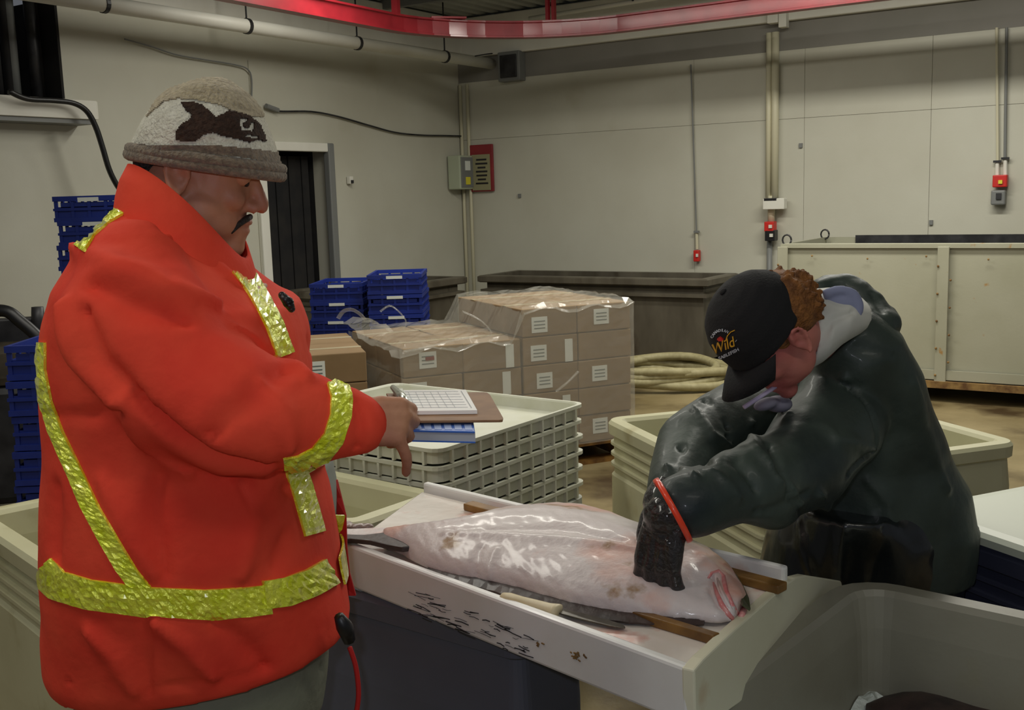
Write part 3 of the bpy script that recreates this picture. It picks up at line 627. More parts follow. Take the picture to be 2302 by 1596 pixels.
# stretch film over the wrapped pallet: draped sheet on top and wrapped skirt
def film():
    t = thing('stretch_film', 'clear creased plastic film draped over and around the carton pallet', 'plastic film', A1+V((0, 0, .5)))
    n = 34; m = 26; vs = []; fs = []
    for i in range(n+1):
        for j in range(m+1):
            u = -.06+(1.50+.10)*i/n; v = -.05+(1.0+.1)*j/m; top = zp+H*4 if u < 2*L1 else zp+H*5
            if 2*L1-.08 < u < 2*L1+.02: top = zp+H*4+H*((u-2*L1+.08)/.1)
            z = top+.014+.012*math.sin(u*19+v*7)*math.sin(v*13+u*5)+random.uniform(-.004, .004)
            if v < 0: z -= .035+.015*math.sin(i*.9)
            if u < 0: z -= .02
            uu = min(u, 4*L1+.012); vv = max(v, -.02)
            vs.append(A1+E1*uu+N1*vv+V((0, 0, z+(.05 if (i < 5 and j > m-10) else 0))))
    for i in range(n):
        for j in range(m): a = i*(m+1)+j; fs.append((a, a+1, a+m+2, a+m+1))
    o = MB().add(vs, fs).build('top_sheet', film_m, t, False); s = o.modifiers.new('s', 'SOLIDIFY'); s.thickness = .002
    vs = []; fs = []; path = [(-.012, 1.0), (-.012, .5), (-.012, -.012), (L1, -.014), (2*L1, -.012), (3*L1, -.014), (4*L1+.014, -.012), (4*L1+.014, .5), (4*L1+.014, 1.0)]
    Q = []
    for a, b in zip(path, path[1:]):
        for k in range(6): Q.append((a[0]+(b[0]-a[0])*k/6, a[1]+(b[1]-a[1])*k/6))
    Q.append(path[-1]); mz = 16
    for u, v in Q:
        top = zp+H*4 if u < 2*L1-.05 else zp+H*5
        for k in range(mz+1): vs.append(A1+E1*u+N1*v+NR*random.uniform(0, .007)+V((0, 0, zp+(top-zp)*k/mz)))
    for i in range(len(Q)-1):
        for k in range(mz): a = i*(mz+1)+k; fs.append((a, a+mz+1, a+mz+2, a+1))
    o = MB().add(vs, fs).build('wrapped_skirt', film_m, t, False); s = o.modifiers.new('s', 'SOLIDIFY'); s.thickness = .002
    # loose loops and gathered folds catching light
    for (P_, r_) in (([(855, 700), (880, 688), (912, 720), (905, 745)], .008), ([(905, 790), (960, 780), (1020, 765), (1075, 755)], .008), ([(1040, 700), (1080, 720), (1105, 750), (1075, 762)], .007), ([(1250, 880), (1275, 860), (1300, 835)], .01)):
        Y_ = A1.y+.0; MB().tube(smooth_px(P_, lambda x, y: ony(x, y, A1.y+.35*(x-902)/400-.02)), r_, 6, sq=.4).build('film_fold', film_m, t, True)
    MB().tube(smooth_px([(760, 716), (772, 700), (790, 696), (808, 705), (822, 720)], lambda x, y: ony(x, y, A1.y+.75)), .016, 8, sq=.3).build('film_loop', film_m, t, True)
film()

# ================================================================== WHITE TRAYS AND TUBS
ztr = .84; Kn = onz(985, 1012, ztr); Kr = onz(1318, 905, ztr); Kb = onz(900, 855, ztr)
dE = (Kr-Kn); aE = math.degrees(math.atan2(dE.y, dE.x)); eE = dirv(aE); eN = dirv(aE+90); LT = dE.length; WT = min(.95, (Kb-Kr).length)
cT = V((Kn.x, Kn.y, 0))+eE*LT/2+eN*WT/2
def tray_proto():
    t = thing('white_tray', 'x', 'tray', (0, 0, 0)); H = .056; L, W = LT, WT
    prof = [(.02, 0), (.012, .004), (.012, H-.014), (0, H-.012), (0, H), (.012, H), (.016, H-.006), (.02, .012), (.03, .010)]
    ex, ey = V((1, 0, 0)), V((0, 1, 0))
    MB().loft([rr(0, 0, L-2*i, W-2*i, .045, z, ex, ey, 4) for i, z in prof]).build('tray_body', tray_m, t)
    mb = MB()
    for k in range(1, 12):
        for s in (-1, 1): mb.box((-L/2+L*k/12, s*(W/2-.006), H/2-.006), (.009, .012, H-.014))
    for k in range(1, 15):
        for s in (-1, 1): mb.box((s*(L/2-.006), -W/2+W*k/15, H/2-.006), (.012, .009, H-.014))
    mb.build('side_ribs', tray_m, t, kind='stuff'); return t
tp = tray_proto(); NT = 6; hT = .058
for k in range(NT):
    z = ztr-.056-hT*k; lab = 'shallow white ribbed tray, %s in the stack behind the clipboard' % ordn[k]; g = 'white trays stacked behind the clipboard'
    if k == 0: tp.location = (cT.x, cT.y, z); tp.rotation_euler = (0, 0, math.radians(aE)); tp['label'] = lab; tp['group'] = g
    else: dup(tp, (cT.x+random.uniform(-.004, .004), cT.y+random.uniform(-.004, .004), z), math.radians(aE+random.uniform(-.5, .5)), lab, g)
z = ztr-.056-hT*(NT-1)
t = thing('white_bin', 'tall stained white plastic bin carrying the stack of white trays', 'bin', (cT.x, cT.y, 0))
MB().loft([rr(cT.x, cT.y, LT-2*i, WT-2*i, .06, zz, eE, eN, 5) for i, zz in [(.06, 0), (.03, .02), (.015, z-.05), (.0, z-.045), (0, z-.004), (.02, z-.002), (.03, z-.03), (.06, .03)]]).build('body', traylow_m, t)
for k in range(9): MB().box(cT-eN*(WT/2-.018)+eE*(-LT/2+.06+(LT-.12)*k/8)+V((0, 0, z/2)), (.016, .014, z-.1), math.radians(aE)).build('side_rib', traylow_m, t)

tub('insulated_tub', 'dark grey insulated tub under the left end of the filleting table', (.0, 1.985), 143, .86, .24, .745, tubd_m, 0, side=-1, r=.04)
tub('insulated_tub', 'cream tub rim seen between the filleting table and the white trays', (-.21, 3.07), 141, .8, .38, .735, tub_m, 1, side=1)
def tubAt(px, z): q = onz(px[0], px[1], z); return (q.x, q.y)
tub('insulated_tub', 'open cream tub with ribbed rim between the white trays and the bending worker', (.345, 4.0), -73, 1.2, .5, .75, tub_m, 4, side=1)
q = (1.76, 3.62)
tub('insulated_tub', 'open cream tub at the right edge behind the worker, below the cream bin', q, 109, .62, .55, .70, tub_m, 1, side=1)
tub('insulated_tub', 'cream tub with ribbed rim at the lower left behind the orange jacket', (-1.58, 2.96), -48, .86, .4, .75, tub_m, 4, side=1)
tD = tub('insulated_tub', 'blue-grey ribbed tub with a white top at the right edge beside the worker', (1.06, 2.78), -66, .46, .9, .70, tubb_m, 4, side=1)
exD = dirv(-66); eyD = dirv(24); cD = V((1.06, 2.78, 0))+exD*.23+eyD*.45
tag(MB().loft([rr(cD.x, cD.y, .46-2*i, .9-2*i, .05, zz, exD, eyD) for i, zz in [(.0, .702), (-.012, .706), (-.012, .725), (.0, .735), (.03, .738)]]).build('tub_lid', lid_m), 'flat white lid on the blue-grey ribbed tub at the right edge', 'lid')
tub('insulated_tub', 'large open tub full of ice under the right end of the filleting table', (.745, 2.30), 230, 1.1, .95, .735, tubg_m, 0, side=1, r=.12)
# ice and dark fish in the front tub
exE = dirv(230); eyE = dirv(320); cE = V((.745, 2.30, 0))+exE*.55+eyE*.475
vs = []; fs = []; n = 40
for i in range(n+1):
    for j in range(n+1):
        u = (-.5+i/n)*.94; v = (-.5+j/n)*.80; vs.append(cE+exE*u+eyE*v+V((0, 0, .47+.05*math.sin(u*5+1)*math.cos(v*6)+random.uniform(0, .022))))
for i in range(n):
    for j in range(n): a = i*(n+1)+j; fs.append((a, a+n+1, a+n+2, a+1))
o = MB().add(vs, fs).build('crushed_ice', ice_m); o['kind'] = 'stuff'; tag(o, 'crushed ice filling the open tub at the lower right', 'ice')
def dark_fish(c, deg, L, label):
    e = dirv(deg); nrm = V((-e.y, e.x, 0)); t = thing('iced_fish', label, 'fish', c); mb = MB(); R_ = []
    for k in range(13):
        u = k/12; w_ = .02+.16*math.sin(PI*min(1, u*1.02+.0))**.8; h_ = .008+.035*math.sin(PI*u)**.8
        R_.append([c+e*((u-.5)*L)+nrm*(w_*.5*math.cos(a))+V((0, 0, .03+h_*math.sin(a)+.01*math.sin(u*9))) for a in (2*PI*q/16 for q in range(16))])
    mb.loft(R_).build('body', fishd_m, t, True)
    MB().prism([c+e*(L*.48)+V((0, 0, .03)), c+e*(L*.62)+nrm*.07+V((0, 0, .035)), c+e*(L*.6)+V((0, 0, .03)), c+e*(L*.62)-nrm*.07+V((0, 0, .03))], (0, 0, .006)).build('tail_fin', fishd_m, t)
    for s in (-1, 1):
        R_ = [c+e*((u/8-.5)*L*.8)+nrm*s*(.085*math.sin(PI*(.1+.8*u/8))**.5+.02*(u % 2))+V((0, 0, .03)) for u in range(9)]; R2 = [c+e*((u/8-.5)*L*.8)+nrm*s*.05+V((0, 0, .03)) for u in range(8, -1, -1)]
        MB().prism(R_+R2, (0, 0, .005)).build('fin', fishd_m, t)
q = onz(2180, 1625, .50); dark_fish(V((q.x, q.y-.02, .475)), -25, .42, 'dark brown flatfish lying on the ice at the lower right corner')

# ================================================================== FILLETING TABLE
zr = .85; A_N1 = onz(785, 1225, zr); A_N2 = onz(1545, 1503, zr); A_B1 = onz(950, 1088, zr); A_B2 = onz(1762, 1280, zr)
A_N1 = A_N1+(A_N1-A_N2).normalized()*.03
T = thing('filleting_table', 'white plastic fish cutting table with raised rails and sloped end board', 'table', V(((A_N1.x+A_B2.x)/2, (A_N1.y+A_B2.y)/2, .745)))
dn = V((0, 0, -1))
def slab(poly, z0, z1, name, mat, par=T, bev=.004): return MB().prism([V((p_.x, p_.y, z0)) for p_ in poly], (0, 0, z1-z0)).build(name, mat, par, bevel=bev)
slab([A_N1.lerp(A_B1, .03), A_N2.lerp(A_B2, .03), A_B2.lerp(A_N2, .02), A_B1.lerp(A_N1, .02)], .80, .832, 'table_board', surf_m)
eL = (A_N2-A_N1).normalized(); nF = V((eL.y, -eL.x, 0)); eBk = (A_B2-A_B1).normalized(); nB = V((-eBk.y, eBk.x, 0))
slab([A_N1, A_N2, A_N2-nF*.022, A_N1-nF*.022], .752, zr, 'front_rail', hdpe_m, bev=.006)
slab([A_B1, A_B2, A_B2+nB*.02, A_B1+nB*.02], .79, zr+.004, 'back_rail', hdpe_m, bev=.006)
# end board with sloping top
eS = (A_B2-A_N2); eS.z = 0; LS = eS.length; eS.normalize(); pn = V((eS.y, -eS.x, 0))
def ep(x, y): q = onplane(x, y, A_N2+pn*.0, pn); return q
prof = [ep(1545, 1503), ep(1566, 1478), ep(1640, 1410), ep(1700, 1358), ep(1752, 1312), ep(1775, 1297), ep(1800, 1291), ep(1904, 1308), ep(1904, 1398), ep(1880, 1420), ep(1615, 1600), ep(1548, 1660)]
MB().prism([p_+pn*.012 for p_ in prof], -pn*.022).build('end_board', M('cream_board', (226, 224, 200), .4, col2=(218, 215, 188), scale=4, stain=[((196, 170, 130), 5, .68, .8)], coat=.2), T, bevel=.005)
# battens
def batten(a, b, w_, label=None, name='batten'):
    e = (b-a).normalized(); n_ = V((-e.y, e.x, 0)); return slab([a-n_*w_/2, b-n_*w_/2, b+n_*w_/2, a+n_*w_/2], .832, .85, name, wood_m, T, .003)
batten(onz(1052, 1128, .85), onz(1760, 1312, .85), .034); batten(onz(1300, 1338, .845), onz(1612, 1432, .845), .02)
for px in ((1310, 1480), (1405, 1530)):
    pass
# scrawled marks on the front rail (illegible marker and scuffs)
def on_front(x, y): return onplane(x, y, A_N1+nF*.001, nF)
mb = MB()
for k in range(64):
    x = random.uniform(915, 1180); yb = 1322+(x-915)*.375; y = yb+random.uniform(-4, 56); l = random.uniform(8, 42); th = random.uniform(.0003, .0012)
    a = on_front(x, y); b = on_front(x+l, y+l*random.choice((.34, .42, .5, .2))); m_ = (a+b)/2+V((0, 0, random.uniform(-.002, .002)))
    mb.tube([a, m_, b], th, 5)
mb.build('marker_scrawl', ink2_m, T, kind='stuff')
mb = MB()
for (x0, y0, sp, nn) in ((1300, 1475, 16, 16), (1212, 1448, 8, 7), (1290, 1470, 10, 6)):
    for k in range(nn): a = on_front(x0+random.uniform(-sp, sp), y0+random.uniform(-sp*.5, sp*.5)); b = a+eL*random.uniform(.002, .007)+V((0, 0, random.uniform(-.003, .003))); mb.tube([a, b], .0014, 5)
mb.build('brown_scuff', rust_m, T, kind='stuff')

# ---------------- halibut
HF = thing('halibut', 'large halibut lying white belly up on the cutting table', 'fish', onz(1300, 1270, .832))
top = [(862, 1202), (900, 1196), (950, 1192), (1000, 1187), (1060, 1176), (1120, 1160), (1190, 1148), (1260, 1143), (1320, 1147), (1380, 1163), (1440, 1186), (1500, 1205), (1560, 1220), (1600, 1238), (1640, 1272), (1662, 1305), (1680, 1340)]
bot = [(862, 1222), (905, 1240), (930, 1258), (960, 1272), (1010, 1286), (1060, 1296), (1110, 1306), (1160, 1318), (1220, 1336), (1280, 1352), (1340, 1364), (1400, 1374), (1460, 1380), (1520, 1386), (1570, 1388), (1610, 1393), (1650, 1386)]
rings = []; NA = 28; FT = []; FB = []; nst_ = len(top); TT = []; BB = []
for k in range((nst_-1)*3+1):
    i = min(k//3, nst_-2); u = (k-i*3)/3
    TT.append((top[i][0]*(1-u)+top[i+1][0]*u, top[i][1]*(1-u)+top[i+1][1]*u)); BB.append((bot[i][0]*(1-u)+bot[i+1][0]*u, bot[i][1]*(1-u)+bot[i+1][1]*u))
for k, (a, b) in enumerate(zip(TT, BB)):
    u = k/(len(TT)-1); h = .010+.062*min(1, max(0, math.sin(PI*min(1, .08+u*.86))))**.9*(1 if u < .8 else 1)
    zt_ = .845; A = onz(a[0], a[1], zt_+h*.25); A.z = zt_; B = onz(b[0], b[1], zt_+.004); B.z = zt_; FT.append(A); FB.append(B); c = (A+B)/2; hv = (A-B)/2; rg = []
    for q in range(NA):
        an = 2*PI*q/NA; s = math.sin(an); cc = math.cos(an)
        if s >= 0: z = h*(s**.85)*(1+.10*math.exp(-((cc-.25)/.18)**2)+.08*math.exp(-((cc+.1)/.12)**2))
        else: z = -.011*abs(s)**.6
        rg.append(c+hv*cc+V((0, 0, z)))
    rings.append(rg)
mb = MB().loft(rings)
def fish_disp(co_, no, bvh):
    d = .0016*np.sin(co_@np.array([90, 60, 0.]))*np.sin(co_@np.array([-40, 80, 20.]))
    return co_+no*d[:, None]*(no[:, 2] > 0)[:, None]
fm = fuse(mb, .005, 4, folds([([(1000, 1200), (1150, 1205), (1300, 1215), (1430, 1235)], .006, .02), ([(1100, 1190), (1250, 1185), (1400, 1215)], -.004, .018), ([(1080, 1230), (1070, 1290)], -.004, .012), ([(1115, 1235), (1100, 1295)], .004, .01),
    ([(1595, 1290), (1610, 1300), (1600, 1330), (1618, 1360), (1640, 1385)], -.008, .007), ([(1625, 1290), (1635, 1330), (1655, 1370)], -.005, .006), ([(1560, 1240), (1580, 1290), (1575, 1340)], -.003, .014)], .0007, 40))
HB = bvh_of(fm); place(fm, 'body', fish_m, HF)
# fringe fins
def fringe(P, outd, w0, name, mat, z=.846):
    mb = MB(); n = len(P); a_ = []; b_ = []
    for i, p_ in enumerate(P):
        t_ = (P[min(i+1, n-1)]-P[max(i-1, 0)]).normalized(); nn = V((-t_.y, t_.x, 0))*outd; w_ = w0*math.sin(PI*(i+.5)/n)**.6*(1+.12*(i % 2)); a_.append(p_-nn*.01+V((0, 0, z-p_.z))); b_.append(p_+nn*w_+V((0, 0, z-.010-p_.z)))
    vs = a_+b_; fs = [(i, i+1, n+i+1, n+i) for i in range(n-1)]; o = mb.add(vs, fs).build(name, mat, HF); s = o.modifiers.new('s', 'SOLIDIFY'); s.thickness = .004; s.offset = 0; return o
fringe(FB[9:44], -1, .026, 'lower_fin', fishd_m, .848); fringe(FT[12:40], 1, .028, 'upper_fin', fin_m, .852)
# tail
def tz(x, y, z=.848): return onz(x, y, z)
MB().prism([tz(x, y, .856) for x, y in ((925, 1215), (900, 1206), (860, 1208), (820, 1213), (770, 1212), (740, 1205), (745, 1225), (790, 1222), (830, 1226), (870, 1236), (905, 1242), (925, 1240))], (0, 0, .012)).build('tail_fin', fishd_m, HF, bevel=.003)
MB().prism([tz(930, 1196, .855), tz(870, 1194, .855), tz(790, 1197, .855), tz(740, 1194, .855), tz(745, 1206, .855), tz(800, 1212, .855), tz(880, 1208, .855), tz(930, 1216, .855)], (0, 0, .01)).build('tail_fin', fish_m, HF, bevel=.004)
# mouth, gill slit, pectoral fin
def ontop(P, off=.0): return [hit(HB, *p_, 1.9)[0]+V((0, 0, off)) for p_ in P]
MB().tube(ontop([(1592, 1300), (1600, 1288), (1615, 1284), (1626, 1296), (1632, 1330), (1645, 1360), (1660, 1384)]), [.002, .003, .004, .0045, .005, .005, .004], 8).build('gill_edge', gill_m, HF, True)
MB().tube(ontop([(1604, 1310), (1612, 1335), (1622, 1358), (1636, 1380), (1648, 1392)]), [.002, .004, .005, .006, .004], 8).build('lip', gill_m, HF, True)
MB().tube(ontop([(1612, 1300), (1622, 1330), (1638, 1362), (1652, 1384)]), [.002, .0035, .004, .003], 8).build('lip', fish_m, HF, True)
fringe([onz(x, y, .87) for x, y in ((1560, 1224), (1590, 1232), (1620, 1250), (1645, 1275), (1662, 1300), (1674, 1325), (1682, 1350))], 1, .008, 'head_edge', M('olive_skin', (70, 74, 50), .4, coat=.4), .862)
MB().tube([hit(HB, 1665, 1365, 1.9)[0]+V((.01, .01, -.005)), hit(HB, 1655, 1385, 1.9)[0]+V((.008, 0, -.004))], .006, 8).build('tongue', gill_m, HF, True)
# flesh scraps
for (x, y, s, lab) in ((1678, 1300, .014, 'small pink fish scrap on the table by the end board'), (800, 1183, .03, 'grey flesh scrap at the left end of the table')):
    q = onz(x, y, .838); mb = MB()
    for k in range(5): mb.ell(q+V((random.uniform(-s, s), random.uniform(-s, s)*.6, .002)), (s*.6, s*.4, .008), nu=8, nv=5)
    me = fuse(mb, .003, 2); o_ = thing('fish_scrap', lab, 'scrap', q-V((0, 0, .006))); place(me, 'flesh', gill_m if s < .02 else fin_m, o_)
# knife
q0 = onz(1130, 1338, .85); q1 = onz(1252, 1368, .85); q2 = onz(1262, 1372, .846); q3 = onz(1405, 1408, .84)
K = thing('fillet_knife', 'fillet knife with ivory handle and dark worn blade on the cutting table', 'knife', V(((q0+q3)/2)[:2]+(.834,)))
mb = MB(); e = (q1-q0); n_ = V((-e.y, e.x, 0)).normalized(); L = e.length; e.normalize(); rg = []
for k, (u, w_, h_) in enumerate(((-.02, .006, .006), (0, .011, .009), (.12, .014, .011), (.35, .0115, .010), (.6, .0125, .010), (.85, .012, .010), (.95, .016, .011), (1.0, .02, .011), (1.03, .012, .008))):
    c = V((q0.x, q0.y, .846))+e*(L*u); rg.append([c+n_*w_*math.cos(a)+V((0, 0, h_*math.sin(a))) for a in (2*PI*j/12 for j in range(12))])
mb.loft(rg).build('handle', knifeh_m, K, True)
e = (q3-q2); n_ = V((-e.y, e.x, 0)).normalized(); L = e.length; e.normalize(); st = V((q2.x, q2.y, .842)); up_ = [(0, .011), (.3, .013), (.7, .012), (.88, .010), (.96, .006), (1.0, .001)]; dn_ = [(0, -.009), (.4, -.010), (.8, -.009), (.93, -.006), (1.0, -.001)]
MB().prism([st+e*(L*u)+n_*w_ for u, w_ in up_]+[st+e*(L*u)+n_*w_ for u, w_ in dn_[::-1]], (0, 0, .0025)).build('blade', blade_m, K)
# ================================================================== PEOPLE
def head_parts(mb, T, fat=0., jaw=1., nose=1., cr_=.082):
    """head in local coordinates: x forward, y left, z up, origin between the ears"""
    R_ = T.to_3x3(); P = lambda x, y, z: T@V((x, y, z)); E_ = lambda c, r, Rl=None: mb.ell(P(*c), r, R_@Rl if Rl else R_, 24, 16)
    E_((-.012+(.012 if cr_ < .08 else 0), 0, .045), (.098*(cr_/.082), .076, cr_)); E_((.03, 0, -.01), (.062, .064, .09)); E_((.028, 0, -.062), (.06, .058+fat, .042*jaw))
    E_((.072, 0, -.098), (.022, .024, .020)); E_((.02, .035, -.05), (.045, .03+fat, .045)); E_((.02, -.035, -.05), (.045, .03+fat, .045))
    E_((.066, .034, -.022), (.022, .022, .022)); E_((.066, -.034, -.022), (.022, .022, .022))
    mb.cap_(P(.080, -.032, .034), P(.084, .032, .034), .010*1.0, .010)
    mb.cap_(P(.086, 0, .02), P(.109*nose, 0, -.024), .0085, .0115); E_((.108*nose, 0, -.030), (.012, .012, .0105))
    for s in (-1, 1):
        E_((.098*nose, s*.013, -.033), (.011, .008, .009))
        E_((-.006, s*.079, -.006), (.017, .006, .030), Matrix.Rotation(.25*1, 3, 'Y'))
        hel = [(.006, .010), (.004, .024), (-.008, .031), (-.020, .024), (-.024, .006), (-.016, -.012), (-.008, -.026), (.002, -.030)]
        mb.chain([P(a_-.002, s*(.084+.004*(i > 1)), b_-.004) for i, (a_, b_) in enumerate(hel)], [.0045]*8, 8)
    mb.cap_(P(.086, -.018, -.058), P(.086, .018, -.058), .0068); mb.cap_(P(.094, -.006, -.057), P(.094, .006, -.057), .0065)
    mb.cap_(P(.085, -.016, -.070), P(.085, .016, -.070), .0072); mb.cap_(P(.091, -.006, -.071), P(.091, .006, -.071), .0068)
    E_((.082, 0, -.083), (.012, .022, .010))
def eyes(T, parent):
    for s in (-1, 1):
        c = T@V((.074, s*.031, .010)); MB().ell(c, .0120, nu=16, nv=10).build('eye', eye_m, parent, True)
        MB().ell(T@V((.0845, s*.031, .004)), (.0045, .0055, .0055), T.to_3x3()).build('iris', hair_m, parent, True)
        MB().ell(T@V((.0755, s*.031, .0125)), (.0145, .0155, .0150), T.to_3x3()).build('eyelid', skin_m, parent, True)
        MB().chain([T@V((.092, s*.016, .036)), T@V((.094, s*.032, .042)), T@V((.082, s*.050, .037))], [.003, .0042, .0025], 8).build('eyebrow', hair_m, parent, True)
def basis(x, up, c):
    x = V(x).normalized(); z = V(up); z = (z-x*z.dot(x)).normalized(); y = z.cross(x); m = Matrix((x, y, z)).transposed().to_4x4(); m.translation = c; return m
def hand_parts(mb, T, curls, left=False, sc=1., fat=1., splay=(.10, .03, -.04, -.13), thumb=(.75, .55, -.35), tcurl=.5):
    """x towards fingertips, z out of the back of the hand, thumb on +y (right hand) or -y (left)"""
    s = -1 if left else 1; P = lambda x, y, z: T@V((x*sc, y*s*sc, z*sc))
    for i, y in enumerate((.032, .011, -.011, -.031)): mb.chain([P(0, y*.55, 0), P(.05, y*.9, .003), P(.095-.006*abs(i-1), y, 0)], [.017*fat*sc, .0155*fat*sc, .0125*fat*sc], 10)
    mb.ell(P(.05, .0, -.004), (.05*sc, .040*sc, .015*sc*fat), T.to_3x3(), 16, 10)
    segs = ((.044, .027, .022), (.048, .030, .023), (.045, .028, .022), (.033, .019, .016))
    for i, y in enumerate((.032, .011, -.011, -.031)):
        p = V((.095-.006*abs(i-1), y, 0)); a = 0; pts = [p]; sp = splay[i]
        for k, L in enumerate(segs[i]):
            a += curls[i][k]; p = p+V((math.cos(a)*math.cos(sp), math.sin(sp), -math.sin(a)))*L; pts.append(p)
        r0 = (.0098, .0100, .0095, .0090)[i]*fat*sc; mb.chain([P(*q) for q in pts], [r0*1.12, r0, r0*.92, r0*.82], 10)
    d = V(thumb).normalized(); p = V((.022, .028, -.006)); pts = [p]
    for k, L in enumerate((.042, .032, .026)):
        pts.append(pts[-1]+d*L); d = (d+V((tcurl*.5, -tcurl*.4, -tcurl*.35))).normalized()
    mb.chain([P(*q) for q in pts], [.016*fat*sc, .0125*fat*sc, .0115*fat*sc, .0095*fat*sc], 10)
def ringpx(L, R_, Y, ty, n=32, e=2.2, YR=None, skew=0, lift=0, fit=0, L0=None, R00=None, _it=0):
    L0 = L0 or L; R00 = R00 or R_
    a = ony(L[0], L[1], Y); b = ony(R_[0], R_[1], YR or Y); c = (a+b)/2; h = (b-a)/2; out = []
    for k in range(n):
        q = 2*PI*k/n; cc, ss = math.cos(q), math.sin(q); cc = math.copysign(abs(cc)**(2/e), cc); ss = math.copysign(abs(ss)**(2/e), ss)
        out.append(c+h*cc+V((skew*ss, ty*ss, lift*ss*ss)))
    if _it < 3 and abs(L0[0]-R00[0]) > abs(L0[1]-R00[1]):
        xs = [(p_-EYE).dot(RT)/(p_-EYE).dot(FW)*F+1151 for p_ in out]; near = min(out, key=lambda p_: p_.y); ny = 798-F*(near-EYE).dot(UP)/(near-EYE).dot(FW)
        y0 = (L0[1]+R00[1])/2-ny if fit else 0
        return ringpx((L[0]+L0[0]-min(xs), L[1]+y0*fit), (R_[0]+R00[0]-max(xs), R_[1]+y0*fit), Y, ty, n, e, YR, skew, lift, fit, L0, R00, _it+1)
    return out
def limb(mb, P, n=24):
    """tapering sleeve: list of (px, py, Y, radius_m)"""
    pts = [ony(x, y, Y) for x, y, Y, r in P]; mb.chain(pts, [p[3] for p in P], n)

# ---------------- person 1: inspector in the orange jacket
YM = 1.75
P1 = thing('person', 'stout man in orange reflective jacket and knitted hat, standing at left holding a clipboard', 'person', V((ony(420, 1200, YM).x, YM, 0)))
hc = ony(436, 392, YM); 
T1 = basis((math.cos(.23), .10, -math.sin(.23)), (math.sin(.23), -.02, math.cos(.23)), hc)
# scale head so the face profile reaches the photographed outline
T1 = T1@Matrix.Scale(1.04, 4)
body = MB(); head_parts(body, T1, fat=.010, jaw=1.0, nose=1.0, cr_=.068)
neck0 = ony(405, 450, YM); body.chain([hc+V((-.02, 0, -.02)), neck0, ony(390, 560, YM), ony(400, 700, YM)], [.078, .072, .08, .10], 24)
body.cap_(hc+T1.to_3x3()@V((.035, 0, -.075)), ony(440, 500, YM), .050, .062, 20)
body.loft([ringpx((150, 640), (600, 640), YM, .17), ringpx((120, 800), (640, 800), YM, .18), ringpx((130, 1000), (680, 1000), YM, .18), ringpx((150, 1200), (680, 1200), YM, .18), ringpx((180, 1340), (650, 1340), YM, .16)])
# legs (inside trousers)
hipx = ony(420, 1400, YM)
for s, dx in ((-1, .04), (1, -.05)):
    body.chain([V((hipx.x+dx, YM+s*.10, .92)), V((hipx.x+dx+.02, YM+s*.11, .50)), V((hipx.x+dx-.01, YM+s*.12, .10))], [.10, .062, .042], 18)
    body.chain([V((hipx.x+dx-.02, YM+s*.12, .06)), V((hipx.x+dx+.16, YM+s*.13, .045))], [.04, .032], 12)
YS = 1.55
sh = ony(300, 700, YS+.02); el = ony(540, 945, YS-.02); wr_ = ony(808, 952, YS+.0)
body.chain([sh, el, wr_], [.06, .045, .032], 16)
TH = basis((1, .22, -.10), (-.25, -1, .42), wr_+V((-.008, 0, .004)))
hand_parts(body, TH, [(1.0, 1.0, .5), (1.05, 1.1, .5), (1.1, 1.0, .5), (.5, .6, .4)], sc=.80, fat=1.3, thumb=(.8, .1, -.5), tcurl=.3, splay=(.02, -.05, -.2, -1.0))
# far arm, hanging
body.chain([ony(300, 700, YM+.24), ony(330, 1000, YM+.27), ony(430, 1230, YM+.24)], [.06, .045, .032], 14)
TF = basis((.5, 0, -.85), (-.2, 1, 0), ony(430, 1235, YM+.24)); hand_parts(body, TF, [(.3, .4, .3)]*4, left=True, sc=.9)
def facedisp(T, depth=.009):
    Ti = np.array(T.inverted())
    def f(co_, no, bvh):
        loc = co_@Ti[:3, :3].T+Ti[:3, 3]; d = np.zeros(len(co_))
        for s in (-1, 1):
            for (c, amp, w_) in (((.088, s*.030, .012), -depth, .014), ((.108, s*.008, -.040), -.005, .005), ((-.002, s*.086, -.004), -.006, .009), ((.094, s*.020, -.064), -.003, .008)):
                d += amp*np.exp(-((loc-np.array(c))**2).sum(1)/w_**2)
        d += -.004*np.exp(-((loc[:, 0]-.094)**2/.02**2+(loc[:, 2]+.0635)**2/.003**2+loc[:, 1]**2/.02**2))
        return co_+no*d[:, None]
    return f
bm1 = fuse(body, .0042, 3, facedisp(T1)); place(bm1, 'body', skin_m, P1)
eyes(T1, P1)
mb = MB()
for s in (-1, 1): mb.chain([T1@V((.094, s*.002, -.048)), T1@V((.091, s*.014, -.051)), T1@V((.083, s*.028, -.060)), T1@V((.075, s*.034, -.074))], [.0052, .0058, .005, .003], 10)
mm = fuse(mb, .0022, 1); place(mm, 'moustache', hair_m, P1)
# hair below the hat
mb = MB(); mb.loft([ringpx((300, 330), (420, 352), YM, .074, 28), ringpx((297, 365), (410, 372), YM, .074, 28), ringpx((305, 400), (390, 400), YM, .068, 28), ringpx((312, 425), (375, 425), YM, .06, 28)])
hm = fuse(mb, .005, 4); place(hm, 'hair', hair_m, P1)
